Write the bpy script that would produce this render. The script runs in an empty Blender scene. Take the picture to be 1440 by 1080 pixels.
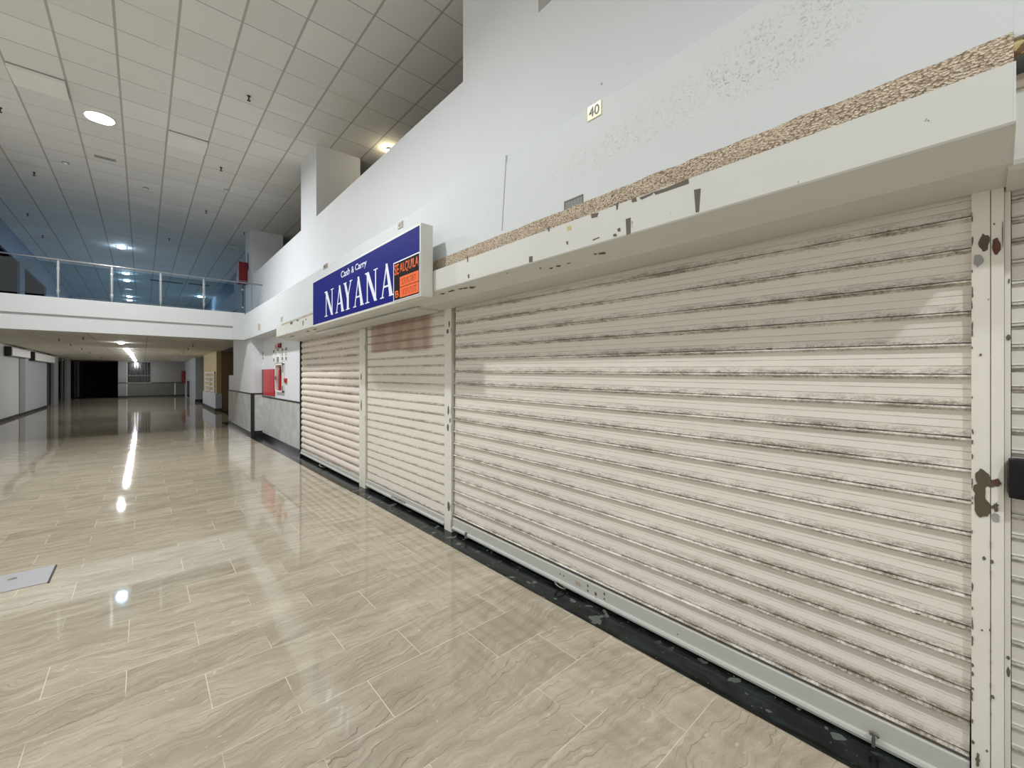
import bpy, bmesh, math, random
from mathutils import Vector, Matrix, noise as mnoise

random.seed(7)
scene = bpy.context.scene
COL = scene.collection

# ------------------------------------------------------------------ camera numbers
F, CX, HY, CAMZ = 587.0, 720.0, 528.7, 1.6
YAW = math.radians(41.5)
SA, CA = math.sin(YAW), math.cos(YAW)

def ray(u, v):
    r = (u - CX) / F
    return SA + r * CA, CA - r * SA, (HY - v) / F

def at_x(u, v, X):
    d = ray(u, v); t = X / d[0]
    return t * d[1], CAMZ + t * d[2]          # (Y, Z) on a wall plane

def at_z(u, v, Z):
    d = ray(u, v); t = (Z - CAMZ) / d[2]
    return t * d[0], t * d[1]

def at_y(u, v, Y):
    d = ray(u, v); t = Y / d[1]
    return t * d[0], CAMZ + t * d[2]

# ------------------------------------------------------------------ main planes (metres)
D = 2.39      # shutter curtains and the shop wall
XB = 2.05     # band of the upper slab
XF = 1.95     # front of the shutter housing
XP = 2.49     # parapet and pillars of the upper floor
ZC = 6.05     # high ceiling
ZM = 2.72     # ceiling below the walkway
YB = 13.2     # front of the walkway
XL = -3.7     # left wall
YE = 42.0     # end wall

# ------------------------------------------------------------------ materials
def new_mat(name):
    m = bpy.data.materials.new(name); m.use_nodes = True
    nt = m.node_tree
    return m, nt, nt.nodes, nt.links, nt.nodes['Principled BSDF']

def lin(c):
    return tuple((x / 12.92 if x <= 0.04045 else ((x + 0.055) / 1.055) ** 2.4) for x in c)

def rgb(r, g, b):
    return lin((r / 255, g / 255, b / 255)) + (1.0,)

class NB:
    """small helper to wire shader nodes"""
    def __init__(s, nt): s.nt = nt
    def n(s, t, **k):
        nd = s.nt.nodes.new(t)
        for a, b in k.items(): setattr(nd, a, b)
        return nd
    def val(s, x, sock):
        if isinstance(x, (int, float)): sock.default_value = x
        elif isinstance(x, tuple): sock.default_value = x
        else: s.nt.links.new(x, sock)
    def math(s, op, a, b=0.0, c=0.0, clamp=False):
        nd = s.n('ShaderNodeMath', operation=op); nd.use_clamp = clamp
        s.val(a, nd.inputs[0]); s.val(b, nd.inputs[1]); s.val(c, nd.inputs[2])
        return nd.outputs[0]
    def mix(s, f, a, b, mode='MIX'):
        nd = s.n('ShaderNodeMix', data_type='RGBA', blend_type=mode)
        s.val(f, nd.inputs[0]); s.val(a, nd.inputs[6]); s.val(b, nd.inputs[7])
        return nd.outputs[2]
    def ramp(s, x, lo, hi):
        nd = s.n('ShaderNodeMapRange', interpolation_type='SMOOTHSTEP')
        s.val(x, nd.inputs[0]); s.val(lo, nd.inputs[1]); s.val(hi, nd.inputs[2])
        return nd.outputs[0]
    def noise(s, vec, scale, detail=3.0, rough=0.55, dist=0.0, dim='3D', w=None):
        nd = s.n('ShaderNodeTexNoise', noise_dimensions=dim)
        s.nt.links.new(vec, nd.inputs['Vector'])
        nd.inputs['Scale'].default_value = scale; nd.inputs['Detail'].default_value = detail
        nd.inputs['Roughness'].default_value = rough; nd.inputs['Distortion'].default_value = dist
        if w is not None: s.val(w, nd.inputs['W'])
        return nd.outputs['Fac']
    def scale(s, vec, v, loc=(0, 0, 0)):
        nd = s.n('ShaderNodeMapping'); s.nt.links.new(vec, nd.inputs[0])
        nd.inputs['Scale'].default_value = v; nd.inputs['Location'].default_value = loc
        return nd.outputs[0]
    def obj(s): return s.n('ShaderNodeTexCoord').outputs['Object']
    def sep(s, vec):
        nd = s.n('ShaderNodeSeparateXYZ'); s.nt.links.new(vec, nd.inputs[0]); return nd.outputs
    def bump(s, h, strength, dist=0.01):
        nd = s.n('ShaderNodeBump'); s.val(h, nd.inputs['Height'])
        nd.inputs['Strength'].default_value = strength; nd.inputs['Distance'].default_value = dist
        return nd.outputs[0]

def plain(name, col, rough=0.5, metal=0.0, var=0.06, spec=0.5):
    m, nt, N, L, b = new_mat(name); h = NB(nt)
    n = h.noise(h.obj(), 9.0, 4)
    c2 = tuple(x * (1 - var) for x in col[:3]) + (1,)
    c3 = tuple(min(1, x * (1 + var)) for x in col[:3]) + (1,)
    L.new(h.mix(n, c2, c3), b.inputs['Base Color'])
    b.inputs['Roughness'].default_value = rough; b.inputs['Metallic'].default_value = metal
    b.inputs['Specular IOR Level'].default_value = spec
    return m

def emit(name, col, strength):
    m, nt, N, L, b = new_mat(name)
    b.inputs['Base Color'].default_value = (0.8, 0.8, 0.8, 1)
    b.inputs['Emission Color'].default_value = col
    b.inputs['Emission Strength'].default_value = strength
    return m

def wall_material(name, col, scuffs=()):
    m, nt, N, L, b = new_mat(name); h = NB(nt)
    o = h.obj()
    n1 = h.noise(o, 1.3, 4); n2 = h.noise(o, 14, 5)
    c = h.mix(n1, tuple(x * 0.965 for x in col[:3]) + (1,), tuple(min(1, x * 1.03) for x in col[:3]) + (1,))
    c = h.mix(h.math('MULTIPLY', h.ramp(n2, 0.62, 0.8), 0.10), c, rgb(150, 146, 138))
    for (sy, sz, ry, rz, sw) in scuffs:
        xyz = h.sep(o)
        dy = h.math('DIVIDE', h.math('SUBTRACT', xyz[1], sy), ry)
        dz = h.math('DIVIDE', h.math('SUBTRACT', xyz[2], sz), rz)
        # the marks lie along a rising line
        dd = h.math('ADD', h.math('MULTIPLY', dy, dy), h.math('MULTIPLY', dz, dz))
        mask = h.ramp(dd, 1.0, 0.1)
        st = h.noise(h.scale(o, (1, 20, 22)), 1.6, 6, 0.7, 2.2)
        fine = h.noise(h.scale(o, (1, 60, 40)), 1.5, 3, 0.6)
        spots = h.math('MULTIPLY', h.ramp(st, 0.53, 0.61), h.ramp(fine, 0.30, 0.55))
        c = h.mix(h.math('MULTIPLY', h.math('MULTIPLY', spots, mask), sw * 0.75), c, rgb(140, 132, 118))
    L.new(c, b.inputs['Base Color'])
    b.inputs['Roughness'].default_value = 0.6
    L.new(h.bump(n2, 0.06, 0.004), b.inputs['Normal'])
    return m

def ceiling_material(name, col, px, py, ox, oy, wx, wy, stain=True):
    """lay-in panel ceiling: grey bars between square panels"""
    m, nt, N, L, b = new_mat(name); h = NB(nt)
    o = h.obj(); s = h.sep(o)
    ux = h.math('DIVIDE', h.math('SUBTRACT', s[0], ox), px)
    uy = h.math('DIVIDE', h.math('SUBTRACT', s[1], oy), py)
    def line(u, w):
        fr = h.math('ABSOLUTE', h.math('SUBTRACT', h.math('FRACT', h.math('ADD', u, 0.5)), 0.5))
        return h.ramp(fr, w, w * 0.55)
    lx, ly = line(ux, wx), line(uy, wy)
    ids = h.n('ShaderNodeCombineXYZ')
    h.val(h.math('FLOOR', ux), ids.inputs[0]); h.val(h.math('FLOOR', uy), ids.inputs[1])
    wn = h.n('ShaderNodeTexWhiteNoise', noise_dimensions='2D'); nt.links.new(ids.outputs[0], wn.inputs['Vector'])
    fine = h.noise(o, 60, 3)
    c = h.mix(wn.outputs[0], tuple(x * 0.94 for x in col[:3]) + (1,), tuple(x * 1.03 for x in col[:3]) + (1,))
    if stain:
        big = h.noise(o, 0.8, 3)
        c = h.mix(h.math('MULTIPLY', h.ramp(big, 0.58, 0.75), 0.25), c, rgb(205, 196, 165))
    c = h.mix(h.math('MULTIPLY', fine, 0.08), c, (0.4, 0.4, 0.38, 1))
    brk = h.ramp(h.noise(o, 1.1, 2), 0.35, 0.55)
    ly = h.math('MULTIPLY', ly, h.math('ADD', 0.45, h.math('MULTIPLY', brk, 0.55)))
    c = h.mix(h.math('MULTIPLY', ly, 0.65), c, rgb(122, 118, 110))
    c = h.mix(h.math('MULTIPLY', lx, 0.85), c, rgb(168, 163, 154))
    L.new(c, b.inputs['Base Color']); b.inputs['Roughness'].default_value = 0.75
    return m

def floor_material():
    m, nt, N, L, b = new_mat('polished_marble_tiles'); h = NB(nt)
    o = h.obj()
    tile = h.scale(o, (1, 1, 1), (-0.568, -1.83, 0))
    br = h.n('ShaderNodeTexBrick'); nt.links.new(tile, br.inputs['Vector'])
    br.offset = 0.5; br.offset_frequency = 2
    br.inputs['Color1'].default_value = (0, 0, 0, 1); br.inputs['Color2'].default_value = (1, 1, 1, 1)
    br.inputs['Mortar'].default_value = (0.5, 0.5, 0.5, 1)
    br.inputs['Scale'].default_value = 1.0
    br.inputs['Mortar Size'].default_value = 0.0022
    br.inputs['Mortar Smooth'].default_value = 0.3
    br.inputs['Brick Width'].default_value = 0.633; br.inputs['Row Height'].default_value = 0.3145
    idc = h.sep(br.outputs['Color'])[0]
    w = h.math('MULTIPLY', idc, 37.0)
    # long wavy veins along the tile, each tile with its own
    warp = h.noise(o, 2.6, 3, 0.55, 0.0, '4D', w)
    warp2 = h.noise(o, 13.0, 3, 0.6, 0.0, '4D', w)
    xyz = h.sep(o)
    slant = h.math('MULTIPLY', h.math('SUBTRACT', idc, 0.45), 0.35)
    yy = h.math('ADD', xyz[1], h.math('MULTIPLY', xyz[0], slant))
    yy = h.math('ADD', yy, h.math('MULTIPLY', h.math('SUBTRACT', warp, 0.5), 0.26))
    yw = h.math('ADD', yy, h.math('MULTIPLY', h.math('SUBTRACT', warp2, 0.5), 0.045))
    yw = h.math('ADD', yw, h.math('MULTIPLY', idc, 3.1))
    bands = h.math('MULTIPLY', yw, 26.0)
    fr = h.math('FRACT', bands)
    bid = h.math('FLOOR', bands)
    cvb = h.n('ShaderNodeCombineXYZ')
    h.val(h.math('MULTIPLY', xyz[0], 2.6), cvb.inputs[0]); h.val(h.math('MULTIPLY', bid, 0.73), cvb.inputs[1])
    bsel = h.noise(cvb.outputs[0], 1.0, 2, 0.5, 0.0, '4D', w)
    line1 = h.ramp(h.math('ABSOLUTE', h.math('SUBTRACT', fr, 0.5)), 0.075, 0.02)
    vein = h.math('MULTIPLY', line1, h.ramp(bsel, 0.40, 0.60))
    cv = h.n('ShaderNodeCombineXYZ')
    h.val(h.math('MULTIPLY', xyz[0], 2.4), cv.inputs[0]); h.val(h.math('MULTIPLY', yw, 13.0), cv.inputs[1])
    cv2 = h.n('ShaderNodeCombineXYZ')
    h.val(h.math('MULTIPLY', xyz[0], 6.0), cv2.inputs[0]); h.val(h.math('MULTIPLY', yw, 42.0), cv2.inputs[1])
    v2 = h.noise(cv2.outputs[0], 1.0, 4, 0.6, 0.4, '4D', h.math('ADD', w, 5.0))
    vein2 = h.ramp(h.math('ABSOLUTE', h.math('SUBTRACT', v2, 0.47)), 0.02, 0.0)
    pale = h.ramp(v2, 0.56, 0.72)
    cloud = h.noise(cv.outputs[0], 1.0, 4, 0.55, 0.2, '4D', w)
    shell = h.ramp(h.noise(h.scale(o, (1, 1.6, 1)), 24, 2, 0.5, 0.8, '4D', w), 0.68, 0.73)
    c = h.mix(h.ramp(cloud, 0.25, 0.75), rgb(156, 146, 127), rgb(183, 174, 156))
    c = h.mix(h.math('MULTIPLY', pale, 0.45), c, rgb(208, 199, 182))
    c = h.mix(h.math('MULTIPLY', shell, 0.55), c, rgb(212, 202, 182))
    present = h.ramp(h.noise(o, 2.4, 2), 0.36, 0.6)
    c = h.mix(h.math('MULTIPLY', vein, h.math('ADD', 0.35, h.math('MULTIPLY', present, 0.4))), c, rgb(116, 103, 84))
    c = h.mix(h.math('MULTIPLY', vein2, 0.30), c, rgb(132, 118, 98))
    tint = h.math('ADD', 0.90, h.math('MULTIPLY', idc, 0.16))
    hs = h.n('ShaderNodeHueSaturation'); nt.links.new(c, hs.inputs['Color']); h.val(tint, hs.inputs['Value'])
    c = hs.outputs[0]
    gm = h.math('MULTIPLY', br.outputs['Fac'], h.ramp(h.noise(o, 2.1, 3), 0.42, 0.56))
    c = h.mix(h.math('MULTIPLY', gm, 0.75), c, rgb(226, 216, 194))
    L.new(c, b.inputs['Base Color'])
    rg = h.noise(o, 2.5, 3)
    L.new(h.math('ADD', 0.025, h.math('MULTIPLY', rg, 0.05)), b.inputs['Roughness'])
    b.inputs['IOR'].default_value = 1.52
    wav = h.noise(h.scale(o, (1, 1, 1)), 2.2, 1)
    L.new(h.bump(wav, 0.05, 0.02), b.inputs['Normal'])
    return m

def black_marble():
    m, nt, N, L, b = new_mat('black_marble'); h = NB(nt)
    o = h.obj()
    n = h.noise(h.scale(o, (3, 1.2, 1)), 4, 5, 0.6, 1.0)
    c = h.mix(h.ramp(n, 0.4, 0.72), rgb(12, 15, 14), rgb(38, 46, 43))
    blot = h.noise(o, 11, 2, 0.4, 0.3); sel = h.noise(o, 1.3, 1)
    c = h.mix(h.math('MULTIPLY', h.ramp(blot, 0.63, 0.65), h.ramp(sel, 0.40, 0.50)), c, rgb(92, 97, 93))
    dust = h.noise(o, 46, 2)
    c = h.mix(h.math('MULTIPLY', h.ramp(dust, 0.7, 0.74), 0.6), c, rgb(130, 132, 124))
    L.new(c, b.inputs['Base Color'])
    b.inputs['Roughness'].default_value = 0.14; b.inputs['Specular IOR Level'].default_value = 0.3
    return m

def aggregate_material():
    m, nt, N, L, b = new_mat('exposed_aggregate'); h = NB(nt)
    o = h.obj()
    vo = h.n('ShaderNodeTexVoronoi'); nt.links.new(h.scale(o, (1, 1, 1.3)), vo.inputs['Vector']); vo.inputs['Scale'].default_value = 105
    pick = h.sep(vo.outputs['Color'])[0]
    n = h.noise(o, 30, 5, 0.65)
    c = h.mix(pick, rgb(176, 156, 134), rgb(236, 222, 198))
    c = h.mix(h.ramp(n, 0.5, 0.75), c, rgb(200, 182, 160))
    c = h.mix(h.math('MULTIPLY', h.ramp(vo.outputs['Distance'], 0.5, 0.8), 0.7), c, rgb(112, 90, 68))
    L.new(c, b.inputs['Base Color']); b.inputs['Roughness'].default_value = 0.9
    L.new(h.bump(h.math('ADD', vo.outputs['Distance'], n), 0.9, 0.01), b.inputs['Normal'])
    return m

def shutter_material(name, pitch, base, dirt_col, amount, lo, red=False, joint=0.5, jc=0.165, grooves=(), worn=0.0):
    """enamelled slats with worn, grimy lower rims (object space: Z=0 is the curtain's foot)"""
    m, nt, N, L, b = new_mat(name); h = NB(nt)
    o = h.obj(); s = h.sep(o)
    fr = h.math('FRACT', h.math('DIVIDE', s[2], pitch))           # 0 at slat foot, 1 at its head
    fl = h.math('FLOOR', h.math('DIVIDE', s[2], pitch))
    shift = h.n('ShaderNodeCombineXYZ'); h.val(h.math('MULTIPLY', fl, 3.7), shift.inputs[0])
    h.val(h.math('ADD', s[1], h.math('MULTIPLY', fl, 1.37)), shift.inputs[1]); h.val(s[2], shift.inputs[2])
    v = shift.outputs[0]
    long = h.noise(h.scale(v, (1, 0.9, 1)), 1.5, 3)
    mid = h.noise(h.scale(v, (1, 9, 40)), 1.2, 5, 0.7)
    spk = h.noise(h.scale(v, (1, 80, 130)), 1.0, 4, 0.75)
    c = h.mix(h.noise(o, 1.2, 3), tuple(x * 0.93 for x in base[:3]) + (1,), tuple(min(1, x * 1.04) for x in base[:3]) + (1,))
    streak = h.noise(h.scale(v, (1, 2.5, 110)), 1.0, 3, 0.6)
    c = h.mix(h.math('MULTIPLY', h.ramp(streak, 0.5, 0.8), 0.16), c, rgb(158, 142, 118))
    # grime above every rim, thicker in places
    near = h.ramp(fr, lo, 0.20)
    wear = h.math('MULTIPLY', h.ramp(s[2], 1.3, 0.1), h.ramp(s[1], 1.9, 0.1))
    tot = h.math('ADD', h.math('MULTIPLY', mid, 0.6), h.math('ADD', h.math('MULTIPLY', spk, 0.45), h.math('MULTIPLY', long, 0.35)))
    grime = h.math('MULTIPLY', near, h.ramp(h.math('ADD', tot, h.math('MULTIPLY', wear, worn)), 0.60, 0.86))
    c = h.mix(h.math('MULTIPLY', grime, amount), c, dirt_col)
    rust = h.math('MULTIPLY', h.ramp(fr, lo * 0.8, 0.12), h.math('MULTIPLY', h.ramp(h.math('ADD', spk, h.math('MULTIPLY', wear, worn * 0.6)), 0.62, 0.72), h.ramp(h.math('ADD', long, h.math('MULTIPLY', wear, worn)), 0.45, 0.7)))
    c = h.mix(h.math('MULTIPLY', rust, 0.85), c, rgb(72, 48, 32))
    for g in grooves:  # groove shade drawn in the colour so the thin lines show
        gl = h.ramp(h.math('ABSOLUTE', h.math('SUBTRACT', fr, g)), 0.014, 0.005)
        c = h.mix(h.math('MULTIPLY', gl, h.math('ADD', 0.12, h.math('MULTIPLY', h.ramp(mid, 0.4, 0.6), 0.3))), c, rgb(96, 82, 64))
    flake = h.math('MULTIPLY', h.ramp(fr, lo * 0.95, 0.2), h.ramp(h.noise(h.scale(v, (1, 45, 120)), 1.3, 3, 0.6, 0.4), 0.58, 0.64))
    c = h.mix(h.math('MULTIPLY', flake, 0.55), c, tuple(min(1, x * 1.06) for x in base[:3]) + (1,))
    # black line along the joint, broken up by noise
    jn = h.math('MULTIPLY', h.ramp(h.math('ABSOLUTE', h.math('SUBTRACT', fr, jc)), 0.03, 0.012), h.ramp(mid, 0.35, 0.55))
    c = h.mix(h.math('MULTIPLY', jn, joint), c, rgb(48, 36, 26))
    chips = h.math('MULTIPLY', h.ramp(h.noise(h.scale(v, (1, 6, 30)), 1.7, 4, 0.6, 0.5), 0.70, 0.72), h.ramp(h.noise(v, 0.9, 1), 0.5, 0.56))
    c = h.mix(h.math('MULTIPLY', chips, h.ramp(fr, 0.65, 0.2)), c, rgb(84, 68, 52))
    if red:
        top = h.ramp(h.math('ADD', s[2], h.math('MULTIPLY', h.noise(h.scale(o, (1, 1, 0.2)), 2.0, 1), 0.10)), 1.80, 1.86)
        bl = h.math('MULTIPLY', h.math('MULTIPLY', h.ramp(s[1], 0.22, 0.42), h.ramp(s[1], 1.95, 1.90)), h.math('ADD', 0.8, h.math('MULTIPLY', h.ramp(h.noise(h.scale(o, (1, 2.0, 1.0)), 2.0, 1, 0.4), 0.35, 0.55), 0.2)))
        c = h.mix(h.math('MULTIPLY', h.math('MULTIPLY', top, bl), 0.75), c, rgb(150, 112, 88))
    L.new(c, b.inputs['Base Color'])
    b.inputs['Roughness'].default_value = 0.5
    L.new(h.bump(spk, 0.12, 0.002), b.inputs['Normal'])
    return m

def worn_paint(name, base, chip, lo=0.66, scale=14, chip2=None, stretch=(1, 1, 0.6)):
    m, nt, N, L, b = new_mat(name); h = NB(nt)
    o = h.obj()
    n = h.noise(h.scale(o, stretch), scale, 5, 0.6, 0.2); g = h.noise(o, 2.2, 3)
    c = h.mix(g, tuple(x * 0.93 for x in base[:3]) + (1,), tuple(min(1, x * 1.04) for x in base[:3]) + (1,))
    c = h.mix(h.math('MULTIPLY', h.ramp(n, lo, lo + 0.015), h.ramp(g, 0.42, 0.5)), c, chip)
    L.new(c, b.inputs['Base Color']); b.inputs['Roughness'].default_value = 0.5
    return m

def glass_material(name, col, rough=0.0):
    m, nt, N, L, b = new_mat(name)
    N.remove(b)
    h = NB(nt)
    tr = h.n('ShaderNodeBsdfTransparent'); tr.inputs[0].default_value = col
    gl = h.n('ShaderNodeBsdfGlossy'); gl.inputs['Roughness'].default_value = rough
    mx = h.n('ShaderNodeMixShader')
    mx.inputs[0].default_value = 0.05; nt.links.new(tr.outputs[0], mx.inputs[1]); nt.links.new(gl.outputs[0], mx.inputs[2])
    nt.links.new(mx.outputs[0], nt.nodes['Material Output'].inputs[0])
    return m

def stone_cladding():
    m, nt, N, L, b = new_mat('grey_stone_cladding'); h = NB(nt)
    o = h.obj()
    n = h.noise(o, 3.0, 6, 0.65, 0.8)
    c = h.mix(h.ramp(n, 0.35, 0.7), rgb(182, 184, 182), rgb(206, 208, 206))
    L.new(c, b.inputs['Base Color']); b.inputs['Roughness'].default_value = 0.35
    return m

SLOPE = 0.0085
WHITE = rgb(214, 217, 220)
M = {}
M['wall'] = wall_material('white_wall_paint', WHITE)
M['band'] = wall_material('scuffed_wall_paint', rgb(208, 213, 214), [(0.60, 3.02, 0.40, 0.20, 0.75), (1.12, 2.98, 0.55, 0.16, 0.45), (1.62, 2.93, 0.42, 0.14, 0.35)])
M['slab'] = wall_material('slab_paint', rgb(192, 194, 194))
M['hydrant_wall'] = wall_material('fresh_white_paint', rgb(220, 223, 227))
M['ceil'] = ceiling_material('lay_in_ceiling', rgb(228, 226, 222), 0.602, 0.5963, 0.338, 7.966, 0.030, 0.016)
M['ceil_low'] = ceiling_material('low_ceiling', rgb(230, 226, 216), 1.2, 1.2, 0.1, 13.3, 0.012, 0.007)
M['floor'] = floor_material()
M['black'] = black_marble()
M['skirt'] = plain('black_skirting', rgb(30, 33, 35), 0.25)
M['trim_black'] = plain('black_edge_trim', rgb(34, 36, 37), 0.35)
M['agg'] = aggregate_material()
M['s_main'] = shutter_material('cream_slats', 0.1215, rgb(226, 221, 211), rgb(116, 99, 78), 0.85, 0.52, jc=0.175, grooves=(0.70, 0.44), worn=0.075)
M['s_mid'] = shutter_material('cream_flat_slats', 0.105, rgb(228, 223, 211), rgb(120, 104, 82), 0.6, 0.26, red=True, joint=0.75)
M['s_far'] = shutter_material('beige_round_slats', 0.118, rgb(226, 216, 205), rgb(120, 104, 82), 0.9, 0.5, joint=0.6)
M['s_next'] = shutter_material('grey_slats', 0.0775, rgb(214, 211, 203), rgb(100, 88, 74), 0.75, 0.45)
M['housing'] = worn_paint('housing_paint', rgb(208, 209, 203), rgb(96, 88, 76), 0.70, 9)
M['post'] = worn_paint('post_paint', rgb(224, 221, 210), rgb(92, 84, 68), 0.715, 13, stretch=(1, 1, 0.5))
M['chip'] = plain('bare_metal_patch', rgb(98, 92, 80), 0.7, var=0.25)
M['chip_dark'] = plain('olive_bare_patch', rgb(84, 78, 60), 0.7, var=0.3)
M['rustpatch'] = plain('rust_patch', rgb(92, 62, 46), 0.8, var=0.3)
M['bar'] = worn_paint('bottom_bar_paint', rgb(190, 190, 184), rgb(110, 104, 94), 0.72, 10, stretch=(1, 1, 1))
M['steel'] = plain('brushed_steel', rgb(190, 192, 192), 0.3, 0.9)
M['oldsteel'] = plain('worn_steel', rgb(150, 146, 138), 0.45, 0.8, var=0.25)
M['blue'] = plain('blue_sign_face', rgb(3, 11, 116), 0.55, var=0.04, spec=0.12)
M['white'] = plain('white_lettering', rgb(236, 240, 250), 0.4, var=0.01)
M['signbox'] = plain('sign_casing', rgb(218, 218, 212), 0.45, var=0.02)
M['orange'] = plain('orange_print', rgb(236, 112, 66), 0.6, var=0.03, spec=0.1)
M['black_print'] = plain('black_print', rgb(20, 18, 20), 0.6, spec=0.1)
M['ink'] = plain('brown_handwriting', rgb(150, 84, 60), 0.6)
M['red'] = plain('red_enamel', rgb(196, 26, 40), 0.35, var=0.03)
M['darkred'] = plain('dark_red_enamel', rgb(122, 18, 30), 0.4)
M['paper'] = plain('white_plate', rgb(238, 236, 232), 0.5, var=0.01)
M['pinkpaper'] = plain('faded_red_print', rgb(226, 170, 164), 0.5)
M['brass'] = plain('pale_gilt_plate', rgb(246, 240, 204), 0.25, var=0.02)
M['tan'] = plain('tan_plate', rgb(176, 164, 146), 0.5)
M['digit'] = plain('grey_digits', rgb(122, 122, 116), 0.6)
M['grille'] = plain('grey_vent', rgb(150, 150, 148), 0.5)
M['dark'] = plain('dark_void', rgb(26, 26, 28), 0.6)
M['darkglass'] = plain('dark_shop_glass', rgb(18, 20, 24), 0.08)
M['darkwin'] = plain('dark_upper_glass', rgb(16, 16, 20), 0.9, spec=0.0)
M['blackrubber'] = plain('black_plastic', rgb(13, 12, 15), 0.5, spec=0.3)
M['bluewall'] = plain('cool_grey_paint', rgb(182, 188, 196), 0.6, var=0.02)
M['greywall'] = plain('grey_paint', rgb(150, 150, 148), 0.6, var=0.03)
M['olive'] = plain('olive_dado', rgb(104, 104, 96), 0.5, var=0.05)
M['beige'] = plain('beige_shop_paint', rgb(186, 166, 112), 0.6, var=0.05)
M['brown'] = plain('brown_shop_paint', rgb(122, 104, 76), 0.6, var=0.05)
M['stone'] = stone_cladding()
M['upper_dark'] = plain('slate_wall_paint', rgb(120, 132, 146), 0.7, var=0.03)
M['sprink'] = plain('dull_brass', rgb(70, 64, 56), 0.5, 0.4)
M['ivory'] = plain('ivory_plastic', rgb(224, 222, 214), 0.4)
M['plate'] = plain('zinc_cover', rgb(176, 176, 178), 0.35, 0.3, var=0.06)
M['foam'] = worn_paint('yellow_foam', rgb(196, 180, 128), rgb(120, 92, 62), 0.55, 20)
M['rail_glass'] = glass_material('tinted_rail_glass', (0.62, 0.72, 0.76, 1))
M['pane_glass'] = glass_material('clear_pane', (0.93, 0.95, 0.94, 1))
M['panel'] = plain('loose_panel', rgb(236, 234, 229), 0.8, var=0.02)
LAMP = 720.0
M['lamp'] = emit('lamp_lens', (0.96, 0.985, 1.0, 1), LAMP)
M['lamp_cool'] = emit('cool_lamp_lens', (0.60, 0.79, 1.0, 1), 235)
M['lamp_low'] = emit('low_lamp_lens', (0.95, 0.97, 1.0, 1), 250)
M['lamp_warm'] = emit('warm_lamp_lens', (1.0, 0.86, 0.55, 1), 45)

# ------------------------------------------------------------------ mesh helpers
def link_mesh(name, bm, mats, parent=None, loc=(0, 0, 0), rot=(0, 0, 0), smooth=False):
    bmesh.ops.remove_doubles(bm, verts=bm.verts, dist=1e-6)
    bmesh.ops.recalc_face_normals(bm, faces=bm.faces)
    me = bpy.data.meshes.new(name); bm.to_mesh(me); bm.free()
    if not isinstance(mats, (list, tuple)): mats = [mats]
    for m in mats: me.materials.append(m)
    if smooth:
        for p in me.polygons: p.use_smooth = True
    o = bpy.data.objects.new(name, me); COL.objects.link(o)
    o.location = loc; o.rotation_euler = rot
    if parent: o.parent = parent
    return o

def tag(o, label, cat, group=None, kind=None):
    o['label'] = label; o['category'] = cat
    if group: o['group'] = group
    if kind: o['kind'] = kind
    return o

def thing(name, loc, label, cat, group=None):
    o = bpy.data.objects.new(name, None); COL.objects.link(o)
    o.empty_display_size = 0.1; o.location = loc
    return tag(o, label, cat, group)

def box(bm, x0, x1, y0, y1, z0, z1, mi=0, bevel=0.0):
    vs = [bm.verts.new(p) for p in ((x0, y0, z0), (x1, y0, z0), (x1, y1, z0), (x0, y1, z0), (x0, y0, z1), (x1, y0, z1), (x1, y1, z1), (x0, y1, z1))]
    fs = [bm.faces.new([vs[i] for i in q]) for q in ((0, 3, 2, 1), (4, 5, 6, 7), (0, 1, 5, 4), (1, 2, 6, 5), (2, 3, 7, 6), (3, 0, 4, 7))]
    for f in fs: f.material_index = mi
    if bevel:
        es = list({e for f in fs for e in f.edges})
        r = bmesh.ops.bevel(bm, geom=es, offset=bevel, segments=2, affect='EDGES', profile=0.7)
        for f in r['faces']: f.material_index = mi
    return vs

def cyl(bm, p0, p1, r, seg=16, mi=0, r2=None, caps=True):
    p0, p1 = Vector(p0), Vector(p1); d = p1 - p0
    q = d.to_track_quat('Z', 'Y'); r2 = r if r2 is None else r2
    A, B = [], []
    for i in range(seg):
        a = 2 * math.pi * i / seg; c = Vector((math.cos(a), math.sin(a), 0))
        A.append(bm.verts.new(p0 + q @ (c * r))); B.append(bm.verts.new(p1 + q @ (c * r2)))
    for i in range(seg):
        f = bm.faces.new((A[i], A[(i + 1) % seg], B[(i + 1) % seg], B[i])); f.material_index = mi
    if caps:
        for ring in (A[::-1], B):
            f = bm.faces.new(ring); f.material_index = mi

def tube(bm, pts, r, seg=10, closed=False, mi=0):
    pts = [Vector(p) for p in pts]; n = len(pts); rings = []
    for i, p in enumerate(pts):
        a = pts[(i - 1) % n] if (closed or i > 0) else p
        c = pts[(i + 1) % n] if (closed or i < n - 1) else p
        q = (c - a).to_track_quat('Z', 'Y')
        rings.append([bm.verts.new(p + q @ Vector((math.cos(2 * math.pi * k / seg) * r, math.sin(2 * math.pi * k / seg) * r, 0))) for k in range(seg)])
    for i in range(n if closed else n - 1):
        a, b = rings[i], rings[(i + 1) % n]
        for k in range(seg):
            f = bm.faces.new((a[k], a[(k + 1) % seg], b[(k + 1) % seg], b[k])); f.material_index = mi
    if not closed:
        bm.faces.new(rings[0][::-1]); bm.faces.new(rings[-1])

def extrude_profile(bm, prof, y0, y1, closed=False, mi=0, steps=1):
    """prof = [(x, z)] swept along Y"""
    rows = []
    for k in range(steps + 1):
        y = y0 + (y1 - y0) * k / steps
        rows.append([bm.verts.new((x, y, z)) for x, z in prof])
    n = len(prof)
    for a, b in zip(rows, rows[1:]):
        for i in range(n if closed else n - 1):
            j = (i + 1) % n
            f = bm.faces.new((a[i], a[j], b[j], b[i])); f.material_index = mi
    if closed:
        for r in (rows[0], rows[-1][::-1]):
            f = bm.faces.new(r); f.material_index = mi

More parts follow.
